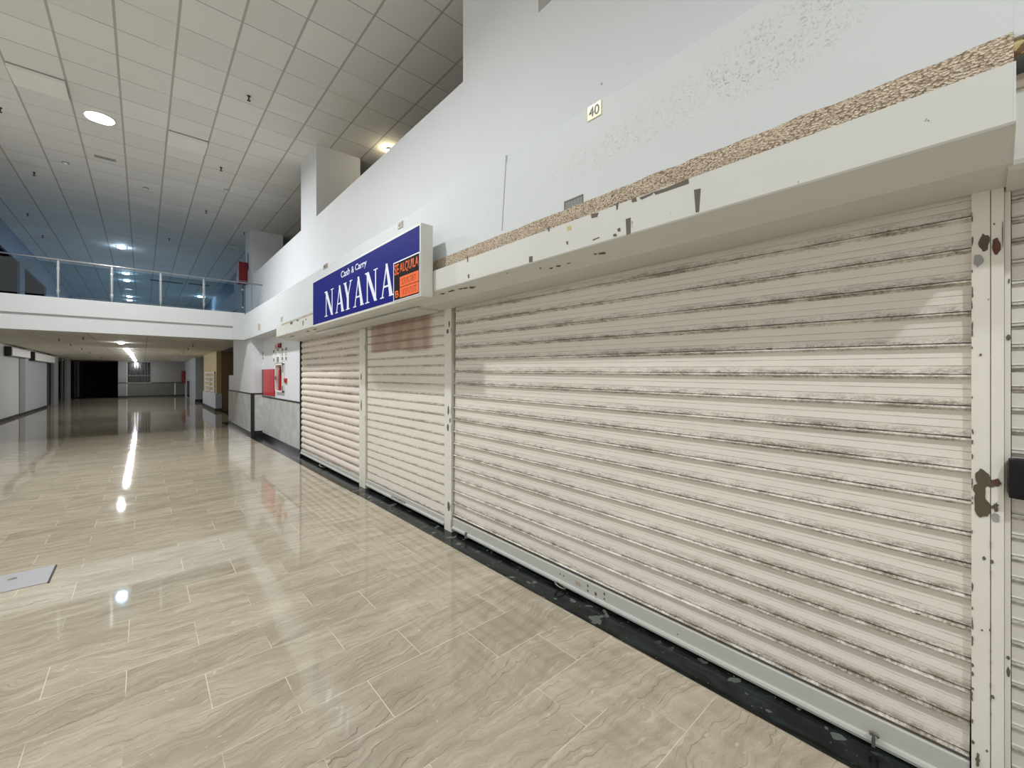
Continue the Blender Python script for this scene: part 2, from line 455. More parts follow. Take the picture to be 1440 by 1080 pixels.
def poly_yz(bm, pts, x0, x1, mi=0):
    """closed outline [(y, z)] made solid between x0 and x1"""
    A = [bm.verts.new((x0, y, z)) for y, z in pts]; B = [bm.verts.new((x1, y, z)) for y, z in pts]
    n = len(pts)
    for ring in (A, B[::-1]):
        f = bm.faces.new(ring); f.material_index = mi
    for i in range(n):
        f = bm.faces.new((A[i], B[i], B[(i + 1) % n], A[(i + 1) % n])); f.material_index = mi

BLOBS = [0]
def blob(bm, X, cy, cz, ry, rz, mi, n=12, jag=0.3, t=0.0012, seed=0, lim=None):
    """an irregular patch of lost paint lying on a wall plane"""
    BLOBS[0] = (BLOBS[0] + 1) % 9; t += 0.00025 * BLOBS[0]
    rnd = random.Random(seed * 101 + int(cy * 1000) + int(cz * 1000))
    pts = []
    for i in range(n):
        a = 2 * math.pi * i / n; k = 1 - jag * rnd.random()
        pts.append((cy + math.cos(a) * ry * k, cz + math.sin(a) * rz * k))
    if lim: pts = [(min(max(a, lim[0]), lim[1]), b) for a, b in pts]
    poly_yz(bm, pts, X - t, X + 0.001, mi)

def quad_px(bm, X, pts, mi, t=0.0015):
    poly_yz(bm, [at_x(u, v, X) for u, v in pts], X - t, X + 0.001, mi)

def structure(name, bm, mat, label, cat, smooth=False):
    return tag(link_mesh(name, bm, mat, smooth=smooth), label, cat, kind='structure')

def text_mesh(txt, w, h, thick, bold=0.0):
    """flat lettering from the built-in face, scaled to w x h, in local x/y"""
    cu = bpy.data.curves.new('txt', 'FONT'); cu.body = txt; cu.extrude = 0.0; cu.offset = bold
    o = bpy.data.objects.new('txt', cu); COL.objects.link(o)
    dg = bpy.context.evaluated_depsgraph_get()
    me = bpy.data.meshes.new_from_object(o.evaluated_get(dg))
    bpy.data.objects.remove(o)
    xs = [v.co.x for v in me.vertices]; ys = [v.co.y for v in me.vertices]
    x0, x1, y0, y1 = min(xs), max(xs), min(ys), max(ys)
    bm = bmesh.new(); bm.from_mesh(me); bpy.data.meshes.remove(me)
    for v in bm.verts:
        v.co.x = (v.co.x - x0) / (x1 - x0) * w; v.co.y = (v.co.y - y0) / (y1 - y0) * h; v.co.z = 0
    r = bmesh.ops.extrude_face_region(bm, geom=list(bm.faces))
    for g in r['geom']:
        if isinstance(g, bmesh.types.BMVert): g.co.z += thick
    return bm

def face_wall(bm, y_left, z0, X):
    """stand lettering up on a plane that faces -X, its left end at Y=y_left"""
    for v in bm.verts:
        x, y, z = v.co
        v.co = (X - z, y_left - x, z0 + y)
    return bm

# ================================================================== THE SETTING
bm = bmesh.new(); box(bm, -6, 8, -12, 60, -0.2, 0)
structure('floor', bm, M['floor'], 'polished beige marble tile floor of the hall', 'floor')

# black marble border along the shops (its outer edge wanders slightly)
bm = bmesh.new()
edge = [(-3.0, 2.166), (0.36, 2.163), (2.8, 2.163), (5.3, 2.168), (6.4, 2.145), (9.3, 2.13), (12.3, 2.085), (17.4, 2.02)]
A = [bm.verts.new((x, y, 0.002)) for y, x in edge]; B = [bm.verts.new((3.3, y, 0.002)) for y, x in edge]
for i in range(len(edge) - 1): bm.faces.new((A[i], B[i], B[i + 1], A[i + 1]))
structure('trim_1', bm, M['black'], 'black marble border strip along the foot of the shutters', 'floor trim')

bm = bmesh.new(); box(bm, -3.02, 7.5, -12, YE, ZC, ZC + 0.2)
structure('ceiling', bm, M['ceil'], 'high grey panel ceiling with square tiles', 'ceiling')

bm = bmesh.new(); box(bm, XL - 0.3, 2.6, YB + 0.25, 52, ZM, ZM + 0.2)
structure('ceiling_1', bm, M['ceil_low'], 'low ceiling under the glass railed walkway', 'ceiling')

# right side: slab band, parapet, pillars
bm = bmesh.new()
extrude_profile(bm, [(XB, 2.57), (XB, 3.245), (XB + 0.018, 3.265), (XP + 0.15, 3.265), (XP + 0.15, 2.57)], -0.0625, YB + 0.02, closed=True)
extrude_profile(bm, [(XB, 2.662), (XB, 3.245), (XB + 0.018, 3.265), (XP + 0.15, 3.265), (XP + 0.15, 2.662)], -4, -0.0627, closed=True)
# hairline seams and small marks in the band
quad_px(bm, XB, [(711.3, 222), (712.6, 222), (706.6, 325), (705.4, 325)], 1, 0.0008)
quad_px(bm, XB, [(711.0, 219), (713.6, 218), (713.0, 229), (711.5, 230)], 1, 0.001)
quad_px(bm, XB, [(363, 456), (366, 455), (366, 464), (363.4, 465)], 2, 0.004)
quad_px(bm, XB, [(395, 446.5), (398, 445), (397, 452), (395, 453)], 2, 0.003)
blob(bm, XB, *at_x(846, 118, XB), 0.008, 0.008, 1, seed=3)
structure('wall_right', bm, [M['band'], M['grille'], M['tan']], 'scuffed white wall band over the shutters', 'wall')

bm = bmesh.new(); box(bm, XP, XP + 0.15, -4, 14.8, 3.2, 4.653)
structure('wall_right_parapet', bm, M['wall'], 'white parapet of the upper floor', 'wall')

for (y0, y1, lab) in ((2.48, 3.58, 'broad white pillar rising from the parapet above the largest shutter'), (8.47, 9.50, 'white pillar on the parapet, the middle one, lit by the warm spotlight'), (14.75, 15.83, 'grey pillar at the end of the glass railed walkway')):
    bm = bmesh.new(); box(bm, XP, 3.34, y0, y1, 4.653 if y0 < 14 else 3.27, ZC)
    if y0 > 14:
        box(bm, XP - 0.004, XP + .01, 15.3, 15.42, 4.95, 5.45, 1)
    structure('pillar', bm, [M['wall'], M['dark']], lab, 'pillar')

bm = bmesh.new(); box(bm, XP + 0.15, 7.5, -4, 60, 3.0, 3.25)
structure('floor_upper', bm, M['greywall'], 'floor of the upper gallery behind the parapet', 'floor')
bm = bmesh.new(); box(bm, 7.3, 7.5, -12, YE, 0, ZC)
structure('wall_back', bm, M['greywall'], 'grey back wall of the upper gallery', 'wall')

# shop wall behind and beside the shutters
bm = bmesh.new()
box(bm, D + 0.06, D + 0.16, -4, 9.09, 0, 2.57)
structure('wall_right_shops', bm, M['dark'], 'dark shop wall behind the closed shutters', 'wall')
bm = bmesh.new()
box(bm, D, D + 0.16, 9.10, 12.7, 0, 2.57)
structure('wall_right_hydrant', bm, M['hydrant_wall'], 'white wall holding the fire equipment', 'wall')
bm = bmesh.new(); box(bm, D - 0.012, D, 9.11, 12.66, 0.10, 1.05)
structure('wall_right_dado', bm, M['stone'], 'grey stone dado below the red fire cabinet', 'wall')
bm = bmesh.new(); box(bm, D - 0.022, D, 9.10, 12.66, 1.045, 1.075)
structure('trim_2', bm, M['trim_black'], 'thin black rail on top of the grey dado by the shutters', 'trim')
bm = bmesh.new(); box(bm, D - 0.018, D, 9.10, 12.66, 0, 0.11)
structure('baseboard_right', bm, M['skirt'], 'black skirting below the grey dado by the shutters', 'baseboard')

XC = 2.13
bm = bmesh.new(); box(bm, XC, D + 0.16, 12.66, 15.6, 0, ZM); box(bm, XC, D + 0.16, 15.6, 16.5, 0, 1.62)
structure('wall_right_column', bm, M['wall'], 'white wall column beyond the fire cabinet', 'column')
bm = bmesh.new()
box(bm, XC - 0.012, XC, 12.72, 16.48, 0.10, 1.12); box(bm, XC + 0.01, D - 0.01, 12.648, 12.66, 0.10, 1.12)
structure('wall_right_column_dado', bm, M['stone'], 'grey stone dado wrapped around the wall column', 'wall')
bm = bmesh.new()
box(bm, XC - 0.02, XC, 12.64, 16.5, 1.12, 1.15); box(bm, XC - 0.02, D - 0.022, 12.635, 12.66, 1.12, 1.15); box(bm, XC - 0.025, XC + 0.055, 12.63, 12.66, 0.0, 1.14)
structure('trim_3', bm, M['trim_black'], 'black edge trim on the corner of the wall column', 'trim')
bm = bmesh.new()
box(bm, XC - 0.018, XC, 12.7, 16.5, 0, 0.13); box(bm, XC + 0.05, D - 0.02, 12.642, 12.66, 0, 0.16)
structure('baseboard_right_column', bm, M['skirt'], 'black skirting around the wall column', 'baseboard')

# recess, pale shop front and far block on the right
bm = bmesh.new(); box(bm, 2.68, 3.6, 23.0, 23.2, 0, ZM); box(bm, 3.3, 3.4, 16.5, 23, 0, ZM)
structure('wall_right_recess', bm, M['brown'], 'brown side wall of the shop recess past the wall column', 'wall')
bm = bmesh.new(); box(bm, 2.5, 2.68, 23.0, 28.3, 0.75, ZM)
structure('wall_right_shop', bm, M['beige'], 'beige shop front with a white window grille', 'wall')
bm = bmesh.new(); box(bm, 2.46, 2.7, 22.95, 28.3, 0.12, 0.80)
structure('wall_right_plinth', bm, M['bluewall'], 'pale low wall under the white window grille', 'wall')
bm = bmesh.new(); box(bm, 2.43, 2.7, 22.93, 28.3, 0, 0.13); box(bm, 2.40, 3.5, 31.96, 32.0, 0, 0.16)
structure('baseboard_right_far', bm, M['skirt'], 'black skirting of the far shop fronts', 'baseboard')
bm = bmesh.new(); box(bm, 2.45, 3.6, 32.0, 36.0, 0, ZM)
structure('wall_right_block', bm, M['greywall'], 'grey wall block before the glass door', 'wall')
bm = bmesh.new(); box(bm, 2.40, 2.45, 32.0, 36.0, 0, ZM)
structure('wall_right_facing', bm, M['bluewall'], 'pale cool facing on the far wall block', 'wall')
bm = bmesh.new(); box(bm, 2.5, 2.6, 36, YE, 0, ZM)
structure('wall_right_far', bm, M['bluewall'], 'pale far stretch of the right wall', 'wall')
bm = bmesh.new(); box(bm, 2.46, 2.52, 37.2, 39.2, 0.05, 1.25, 0)
structure('door_1', bm, M['darkglass'], 'dark lower panel of the far glass door', 'door')
bm = bmesh.new(); box(bm, 2.6, 3.7, 16.4, 33, 0, 0.004)
structure('trim_4', bm, M['black'], 'black floor in the shop recess', 'floor trim')

# left side
bm = bmesh.new()
box(bm, XL - 0.2, XL, 12, 31.8, 0, 3.25); box(bm, XL - 0.25, XL - 0.2, 31.8, 52, 0, ZM)
structure('wall_left', bm, M['wall'], 'white wall on the left of the hall', 'wall')
bm = bmesh.new(); box(bm, XL, XL + 0.03, 25.5, 26.5, 0, ZM, 0)
structure('wall_left_pilaster', bm, M['greywall'], 'grey pilaster on the left wall between the shop signs', 'wall')
bm = bmesh.new(); box(bm, XL, XL + 0.02, 26.5, 31.8, 0, 2.24)
structure('wall_left_panel', bm, M['bluewall'], 'cool white shop panel on the left wall', 'wall')
bm = bmesh.new(); box(bm, XL, XL + 0.035, 12, 31.8, 0, 0.10)
structure('baseboard_left', bm, M['skirt'], 'dark skirting of the left wall', 'baseboard')
bm = bmesh.new(); box(bm, XL - 0.19, XL - 0.12, 31.8, 46.5, 0, ZM)  # opaque sheet; the unlit shop interior is put into its colour
structure('window_1', bm, M['darkglass'], 'shop glazing between the far left pillars, coloured near-black for the unlit interior', 'window')
for y0, y1, lab in ((34.1, 35.7, 'grey pillar among the dark shop fronts, the nearest of three'), (39.5, 41.3, 'grey pillar among the dark shop fronts, the middle of three'), (46.4, 47.6, 'dim grey pillar at the mouth of the dark passage')):
    bm = bmesh.new(); box(bm, XL - 0.1, XL + 0.02, y0, y1, 0, ZM)
    structure('pillar', bm, M['greywall'], lab, 'pillar')

# end wall with barred window, dark passage beside it
bm = bmesh.new()
box(bm, -1.35, 2.5, YE, YE + 0.2, 1.06, 1.11); box(bm, -1.35, -0.89, YE, YE + 0.2, 0, ZM); box(bm, 0.46, 2.5, YE, YE + 0.2, 1.06, ZM); box(bm, -0.89, 0.46, YE, YE + 0.2, 2.62, ZM)
structure('wall_end', bm, M['greywall'], 'grey end wall around the barred window', 'wall')
bm = bmesh.new(); box(bm, -0.86, 2.5, YE - 0.02, YE + 0.18, 0.12, 1.06)
structure('wall_end_dado', bm, M['olive'], 'olive grey dado under the barred window', 'wall')
bm = bmesh.new(); box(bm, -1.35, 2.5, YE - 0.05, YE, 0, 0.13)
structure('baseboard_end', bm, M['skirt'], 'black skirting of the end wall', 'baseboard')
bm = bmesh.new(); box(bm, -0.89, -0.85, YE - 0.03, YE, 0.1, 2.6); box(bm, 1.86, 1.93, YE - 0.04, YE, 0.1, 1.06)
structure('trim_5', bm, M['ivory'], 'pale corner strip beside the barred window', 'trim')
bm = bmesh.new(); box(bm, XL - 0.3, 2.6, 52, 52.2, 0, ZM); box(bm, -1.35, -1.2, YE + 0.2, 52, 0, ZM); box(bm, XL, 2.6, 46.55, 46.6, 2.60, ZM)  # darkness of the unlit passage is put into the wall colour
structure('wall_passage', bm, M['dark'], 'walls of the unlit passage, coloured black for its darkness', 'wall')
bm = bmesh.new(); box(bm, XL, -1.35, 41.95, 52, 0, 0.004)  # same painted-in darkness on the passage floor
structure('floor_passage', bm, M['dark'], 'floor of the unlit passage, coloured black for its darkness', 'floor')
bm = bmesh.new(); box(bm, -0.9, 0.5, YE + 0.12, YE + 0.15, 1.1, 2.64)
structure('window_2', bm, M['darkglass'], 'dark window pane behind the bars of the end wall', 'window')

# walkway slab
bm = bmesh.new()
box(bm, XL, XB - 0.26, YB, 52, 2.92, 3.29); box(bm, XL, XB - 0.26, YB + 0.05, 52, 2.86, 2.93); box(bm, XL, XB - 0.26, YB + 0.015, YB + 0.3, 2.57, 2.87)
box(bm, XB - 0.26, 2.7, YB + 0.3, 52, 2.90, 3.29); box(bm, XB - 0.26, XB, YB - 0.02, YB + 0.3, 2.57, 3.29)
structure('floor_walkway', bm, M['slab'], 'white slab edge of the walkway crossing the hall', 'slab')

# upper floor beyond the walkway
XU = -3.0
bm = bmesh.new()
box(bm, XU - 0.2, XU, 12, 60, 5.28, ZC); box(bm, XU - 0.2, XU, 12, 18.2, 3.25, 5.3); box(bm, XU - 0.2, XU, 20.85, 21.6, 3.25, 5.3); box(bm, XU - 0.2, XU, 25.8, 60, 3.25, 5.3)
structure('wall_left_upper', bm, M['upper_dark'], 'slate grey upper wall with two dark shop openings', 'wall')
bm = bmesh.new(); box(bm, XU - 0.3, XU - 0.06, 17, 27, 3.25, 5.3)
structure('window_3', bm, M['darkwin'], 'dark glazing in the two upper openings', 'window')
bm = bmesh.new(); box(bm, XU - 0.2, 7.5, YE - 2, YE - 1.8, 3.2, ZC)
structure('wall_end_upper', bm, M['upper_dark'], 'dark slate end wall of the upper floor', 'wall')
bm = bmesh.new(); box(bm, 3.0, 3.2, 17.5, YE - 2, 3.2, ZC)
structure('wall_right_upper', bm, M['upper_dark'], 'slate wall along the upper floor beyond the pillars', 'wall')
# behind the camera
bm = bmesh.new(); box(bm, XL - 0.2, XU, 12, 60, 3.05, 3.25)
structure('trim_6', bm, M['wall'], 'ledge between lower and upper left walls', 'trim')

# ================================================================== SHUTTERS
def slat_main(p):
    return [(0.0, 0.0), (-0.0005, -0.034 * p / .1215), (0.0012, -0.0350), (0.0012, -0.0370), (-0.0012, -0.0380), (-0.0022, -0.0660), (-0.0002, -0.0670), (-0.0002, -0.0690), (-0.003, -0.0700),
            (-0.0035, -0.0985), (0.006, -0.0992), (0.006, -0.1025), (-0.012, -0.1032), (-0.019, -0.1070), (-0.019, -0.1105), (-0.008, -0.1118), (0.0, -0.1122), (0.0, -p)]
def slat_flat(p):
    return [(0.0, 0.0), (-0.002, -0.078), (0.004, -0.0795), (0.004, -0.083), (-0.006, -0.0845), (-0.008, -0.090), (-0.006, -0.0960), (0.004, -0.0975), (0.004, -0.1015), (0.0, -p)]
def slat_round(p):
    pts = []
    for i in range(11):
        t = i / 10
        pts.append((-0.016 * math.sin(math.pi * t) ** 0.8, -p * 0.86 * t))
    return pts + [(0.006, -p * 0.88), (0.006, -p * 0.94), (0.0, -p * 0.96), (0.0, -p)]
def slat_small(p):
    return [(0.0, 0.0), (-0.001, -0.046), (-0.006, -0.052), (0.002, -0.0535), (-0.009, -0.056), (-0.010, -0.064), (0.004, -0.066), (0.004, -0.072), (0.0, -p)]

def shutter(y0, y1, zfoot, ztop, slope, pitch, prof, mat, bar_h, label, x=D):
    """Empty at the foot of the curtain; the curtain hangs very slightly out of level"""
    t = thing('roller_shutter', (x, y0, zfoot), label, 'shutter', 'closed roller shutters of the shops')
    rot = (math.atan(slope), 0, 0)
    n = int(math.ceil((ztop - zfoot - bar_h) / pitch)) + 1
    bm = bmesh.new(); p = prof(pitch); full = []
    for k in range(n):
        zt = bar_h + (n - k) * pitch
        for i, (px, pz) in enumerate(p):
            if k and i == 0: continue
            full.append((px, zt + pz))
    if full[0][1] > ztop - zfoot + 0.25: pass
    full = [(px, pz - 0) for px, pz in full]
    L = y1 - y0
    extrude_profile(bm, [(a, b - bar_h) for a, b in full], 0, L, steps=12)
    cur = link_mesh('curtain', bm, mat, t, (0, 0, bar_h), rot)
    return t, L, rot

def bottom_bar(t, L, rot, h, z=0.0, mat='bar', front=-0.02, spots=()):
    bm = bmesh.new()
    extrude_profile(bm, [(front + 0.004, h), (front, h - 0.006), (front, 0.034), (front - 0.012, 0.030), (front - 0.016, 0.018), (front - 0.012, 0.004), (front, 0.0), (0.02, 0.0), (0.02, h)], 0, L, closed=True)
    for y, zz, a, b, m in spots: blob(bm, front, y, zz, a, b, m, 9, seed=5)
    return link_mesh('bottom_bar', bm, [M[mat], M['chip'], M['tan']], t, (0, 0, z), rot)

def lock_ring(t, y, z, r=0.032, x=-0.05, rot=(0.5, 0.3, 0.2)):
    bm = bmesh.new()
    tube(bm, [(math.cos(a) * r, math.sin(a) * r * 1.25, 0) for a in [i * 2 * math.pi / 20 for i in range(20)]], 0.006, 8, closed=True)
    return link_mesh('pull_ring', bm, M['oldsteel'], t, (x, y, z), rot, smooth=True)

# --- the largest shutter
t3, L3, r3 = shutter(0.037, 3.590, 0.004, 2.34, 0.0125, 0.1215, slat_main, M['s_main'], 0.123, 'widest cream roller shutter with grimy slats, right of the thin post')
spots = [(2.125, .108, .008, .012, 1), (2.091, .107, .009, .010, 1), (1.863, .117, .011, .014, 1), (1.863, .082, .012, .012, 1), (1.794, .087, .018, .02, 1), (1.791, .059, .009, .009, 1), (1.721, .116, .011, .014, 1), (1.721, .08, .011, .012, 1), (1.95, .10, .05, .03, 2)]
bb = bottom_bar(t3, L3, (math.atan(0.0085), 0, 0), 0.118, spots=[(y - 0.034, z - 0.012 - 0.0085 * y, a * .7, b * .7, m) for y, z, a, b, m in spots])
lock_ring(t3, 2.06, 0.028, 0.034, -0.052, (0.35, 0.25, 0.4))
bm = bmesh.new()   # hasp near the right end
tube(bm, [(-0.03, -0.012, 0.035), (-0.05, -0.012, 0.055), (-0.056, 0, 0.062), (-0.05, 0.012, 0.055), (-0.03, 0.012, 0.035)], 0.006, 8)
box(bm, -0.058, -0.048, -0.006, 0.006, -0.0, 0.055, 0, 0.002)
hs = link_mesh('hasp', bm, M['oldsteel'], t3, (0.0, 0.275, 0.012), smooth=False)
bm = bmesh.new(); box(bm, -0.045, -0.028, -0.01, 0.01, -0.012, 0.035, 0, 0.003); box(bm, -0.05, -0.02, -0.03, 0.005, -0.016, -0.008, 0, 0.002)
link_mesh('latch', bm, M['oldsteel'], t3, (0, 3.30, 0.04))

# --- middle shutter
t2, L2, r2 = shutter(3.747, 5.803, 0.032, 2.34, 0.006, 0.105, slat_flat, M['s_mid'], 0.093, 'middle cream roller shutter with reddish top slats, under the blue sign')
bottom_bar(t2, L2, r2, 0.088)
bm = bmesh.new()
tube(bm, [(-0.03 - 0.006 * math.sin(k * 1.7), -0.17 + 0.018 * k, 0.026 + 0.012 * math.sin(k * 2.1)) for k in range(22)], 0.005, 6)
link_mesh('lock_chain', bm, M['oldsteel'], t2, (0, 1.02, 0.02))
# --- far shutter
t1, L1, r1 = shutter(6.036, 9.05, 0.034, 2.34, 0.004, 0.118, slat_round, M['s_far'], 0.09, 'narrow looking beige roller shutter beside the white fire equipment wall')
bottom_bar(t1, L1, r1, 0.085)
lock_ring(t1, 1.55, 0.01, 0.05, -0.06, (0.3, 0.2, 0.3))
# --- neighbouring shutter on the right
t4, L4, r4 = shutter(-2.9, -0.068, 0.004, 2.30, 0.0, 0.0775, slat_small, M['s_next'], 0.06, 'grey roller shutter partly seen beyond the wide right post', x=D + 0.01)
bottom_bar(t4, L4, r4, 0.056)

# posts between the shutters
def post(y0, y1, ztop, label, xfront, seam=None, chips=(), x1=D + 0.05, paint='post'):
    o = thing('guide_post', (xfront, (y0 + y1) / 2, 0), label, 'post', 'upright guide posts between the shutters')
    ox, oy = xfront, (y0 + y1) / 2
    bm = bmesh.new()
    if seam is None:
        box(bm, 0, x1 - ox, y0 - oy, y1 - oy, 0, ztop, 0, 0.003)
    else:
        box(bm, 0, x1 - ox, seam - oy + .001, y1 - oy, 0, ztop, 0, 0.0015); box(bm, 0.001, x1 - ox, y0 - oy, seam - oy - .001, 0, ztop, 0, 0.0015)
    for c in chips:
        cy, cz, ry, rz, mi, jag = c
        blob(bm, 0, cy - oy, cz, ry, rz, mi + 1, 14, jag, seed=9, lim=(y0 - oy + 0.0005, y1 - oy - 0.0005))
    link_mesh('channel', bm, [M[paint], M['chip_dark'], M['rustpatch'], M['grille'], M['chip']], o)
    return o

XR = D - 0.035
def pc(u, v, ru, rv, mi, jag=0.3, X=XR):
    y, z = at_x(u, v, X); y2, _ = at_x(u + ru, v, X); _, z2 = at_x(u, v + rv, X)
    return (y, z, abs(y2 - y), abs(z2 - z), mi, jag)
chips = [pc(1384, 341, 9, 14, 0), pc(1401, 347, 8, 14, 1), pc(1376, 366, 8, 11, 2), pc(1381, 672, 12, 15, 0), pc(1378, 690, 10, 16, 0), pc(1381, 713, 13, 16, 0), pc(1378, 700, 9, 22, 0), pc(1401, 679, 8, 7, 1), pc(1393, 682, 6, 4, 0), pc(1400, 712, 7, 9, 0, 0.7), pc(1400, 728, 7, 7, 2),
         pc(1396, 980, 3, 3, 3), pc(1398, 315, 1.5, 1.5, 3), pc(1390, 421, 1.2, 1, 3), pc(1379, 499, 2, 2, 3), pc(1381, 886, 1.5, 1.5, 3), pc(1392, 886, 1.5, 2, 3), pc(1384, 785, 3, 3, 3), pc(1395, 790, 3, 3, 3), pc(1410, 330, 1, 20, 3), pc(1368, 1043, 3, 3, 3), pc(1367, 968, 4, 2, 3), pc(1367, 935, 3, 3, 3), pc(1367, 855, 2, 2, 3), pc(1375, 1068, 4, 12, 3, 0.6), pc(1388, 1056, 2, 2, 3)]
rg = random.Random(21)
for k in range(34):
    v = rg.uniform(285, 1075); chips.append(pc(1366.5 + rg.uniform(0, 1.2), v, rg.uniform(1, 2.2), rg.uniform(2, 8), 3, 0.6))
for k in range(16):
    chips.append(pc(1393, rg.uniform(760, 1075), 0.8, rg.uniform(1, 4), 3, 0.4))
ym, _ = at_x(1393, 500, XR)
yl, _ = at_x(1366, 500, XR); yr, _ = at_x(1412, 500, XR)
post(yr, yl, 2.30, 'wide cream post with dark bare patches, right of the widest shutter', XR, ym, chips)
XS = D - 0.03
chips2 = [pc(629.5, 466, 1.6, 4, 3, X=XS), pc(636, 464, 1.6, 4, 3, X=XS), pc(632, 456, 1, 5, 3, X=XS), pc(630.5, 577, 1.4, 8, 3, X=XS), pc(635.5, 578, 1.8, 6, 3, X=XS), pc(630, 601, 1.6, 6, 3, X=XS), pc(636.5, 603, 1.6, 5, 3, X=XS), pc(633, 591, 1, 4, 3, X=XS), pc(631, 712, 2, 8, 3, X=XS), pc(637, 715, 1.5, 6, 3, X=XS), pc(637, 738, 2.5, 7, 1, X=XS)]
post(3.605, 3.735, 2.30, 'slim cream post between the middle and widest shutters', XS, None, chips2)
chips1 = [pc(515, 488, 0.8, 5, 3, X=XS), pc(508, 530, 0.8, 6, 3, X=XS), pc(508, 570, 0.8, 9, 3, X=XS), pc(515, 590, 0.8, 5, 3, X=XS)]
post(5.815, 6.025, 2.30, 'cream post between the far and middle shutters', XS, 5.90, chips1)
post(9.075, 9.10, 2.30, 'thin blackened post where the far shutter meets the white wall', XS, None, [pc(424, 500, 1.2, 30, 3, X=XS), pc(424, 560, 1.2, 25, 3, X=XS), pc(424, 610, 1.2, 30, 3, X=XS)], paint='trim_black')
yn0, _ = at_x(1421, 500, D - 0.002)
o = post(-0.0655, yr - 0.001, 2.30, 'narrow white guide rail of the partly seen right shutter', D - 0.012, None, [pc(1419, 395, 1.5, 4, 3, X=D - 0.012), pc(1418, 475, 4, 5, 3, X=D - 0.012), pc(1418, 925, 3, 3, 3, X=D - 0.012), pc(1418, 945, 3, 8, 3, X=D - 0.012)])

# black lock knob on the right shutter
o = thing('shutter_lock', (D - 0.015, -0.118, 1.235), 'black lock box sticking out at the right picture edge', 'lock')
bm = bmesh.new(); box(bm, -0.06, 0.0, -0.07, 0.062, -0.075, 0.07, 0, 0.022); link_mesh('lock_body', bm, M['blackrubber'], o, smooth=False)
bm = bmesh.new(); cyl(bm, (-0.055, -0.02, 0), (-0.08, -0.02, 0), 0.03, 28, 0, 0.026); link_mesh('lock_cap', bm, M['blackrubber'], o)

# ================================================================== HOUSINGS OVER THE SHUTTERS
YH0, YH1 = -0.058, 9.12
hou = thing('shutter_housing', (XF, YH0, 2.30), 'long white metal shutter housing with chipped paint below the aggregate strip', 'housing')
def hx(x): return x - XF
def hz(z): return z - 2.30
bm = bmesh.new()
prof = [(0, hz(2.54)), (0, hz(2.362)), (0.004, hz(2.355)), (hx(2.12), hz(2.295)), (hx(D - 0.027), hz(2.290)), (hx(D - 0.027), hz(2.296)), (hx(2.125), hz(2.302)), (0.012, hz(2.366)), (0.012, hz(2.54))]
extrude_profile(bm, prof, 0, YH1 - YH0, closed=True)
for ya, yb in ((-0.006, -0.0002), (YH1 - YH0 + 0.0002, YH1 - YH0 + 0.006)):
    extrude_profile(bm, [(0, hz(2.54)), (0, hz(2.362)), (0.004, hz(2.355)), (hx(2.12), hz(2.295)), (hx(D - 0.005), hz(2.290)), (hx(D - 0.005), hz(2.54))], ya, yb, closed=True)
# patches of lost paint on the front and the underside
def hq(pts, mi=1, X=XF):
    poly_yz(bm, [(y - YH0, hz(z)) for y, z in (at_x(u, v, X) for u, v in pts)], hx(X) - 0.0012, hx(X) + 0.001, mi)
hq([(976, 267), (985.5, 265), (983, 298), (978.5, 299)])
hq([(919, 270), (935, 265), (968, 251), (969, 258), (940, 268), (922, 274)])
hq([(899, 278), (914, 272), (920, 269), (917, 274), (902, 281)]); hq([(888, 281), (894, 277), (896, 283), (889, 285)])
hq([(866, 286), (870, 284), (869, 294), (867, 296)]); hq([(831, 301), (842, 299), (840, 305), (832, 307)])
hq([(880, 308), (887, 306), (887, 328), (881, 331)]); hq([(770, 320), (773, 319), (773, 325), (771, 326)])
hq([(862, 330), (866, 328), (868, 332), (863, 333)]); hq([(868, 322), (872, 320), (873, 325), (869, 326)])
hq([(833, 337), (843, 333), (843, 334.5), (834, 338.5)]); hq([(744, 361), (749, 360), (749, 368), (744, 369)])
hq([(796, 340), (799, 339), (799, 344), (797, 344)]); hq([(657, 360), (658.5, 360), (658.5, 368), (657, 369)]); hq([(658, 386), (660, 385.5), (660, 391), (658, 391.5)])
hq([(408, 453), (412, 452), (411, 456), (408, 456.5)]); hq([(417, 450), (420, 449), (420, 451), (417, 452)]); hq([(425.5, 451), (427, 450.5), (426.5, 458), (425.5, 458)]); hq([(429.5, 448.5), (431, 448), (431, 450), (429.5, 450)])
# scratches on the sloping underside
def hs_px(u, v, ru, rv, seed):
    # intersect the sloped underside plane through (XF,2.36) and (2.12,2.295)
    d = ray(u, v); k = (2.295 - 2.355) / (2.12 - XF - 0.004)
    tt = (2.355 - k * (XF + 0.004) - CAMZ) / (d[2] - k * d[0])
    X, Y = tt * d[0], tt * d[1]
    rnd = random.Random(seed); vs = []
    for i in range(9):
        a = 2 * math.pi * i / 9; s = 1 - 0.5 * rnd.random()
        xx, yy = X + math.sin(a) * rv * s, Y + math.cos(a) * ru * s
        vs.append(bm.verts.new((hx(xx), yy - YH0, hz(2.355 + k * (xx - XF - 0.004)) - 0.0012)))
    bm.faces.new(vs).material_index = 1
for i, (u, v, ru, rv) in enumerate([(785, 374, .03, .012), (847, 356, .03, .018), (837, 357, .02, .008), (775, 377, .02, .01), (800, 370, .02, .006), (760, 377, .02, .008), (622, 413, .05, .014), (635, 409, .06, .012), (648, 406, .05, .012), (664, 404, .05, .02), (655, 405, .05, .012), (713, 384, .012, .006), (410, 473, .25, .015), (433, 466, .1, .02), (443, 463, .1, .02)]):
    hs_px(u, v, ru, rv, i)
poly_yz(bm, [(y - YH0, hz(z)) for y, z in (at_x(u, v, XF) for u, v in [(797, 319), (803, 317), (804, 323), (798, 325)])], -0.001, 0.001, 2)
link_mesh('casing', bm, [M['housing'], M['chip'], M['foam']], hou)

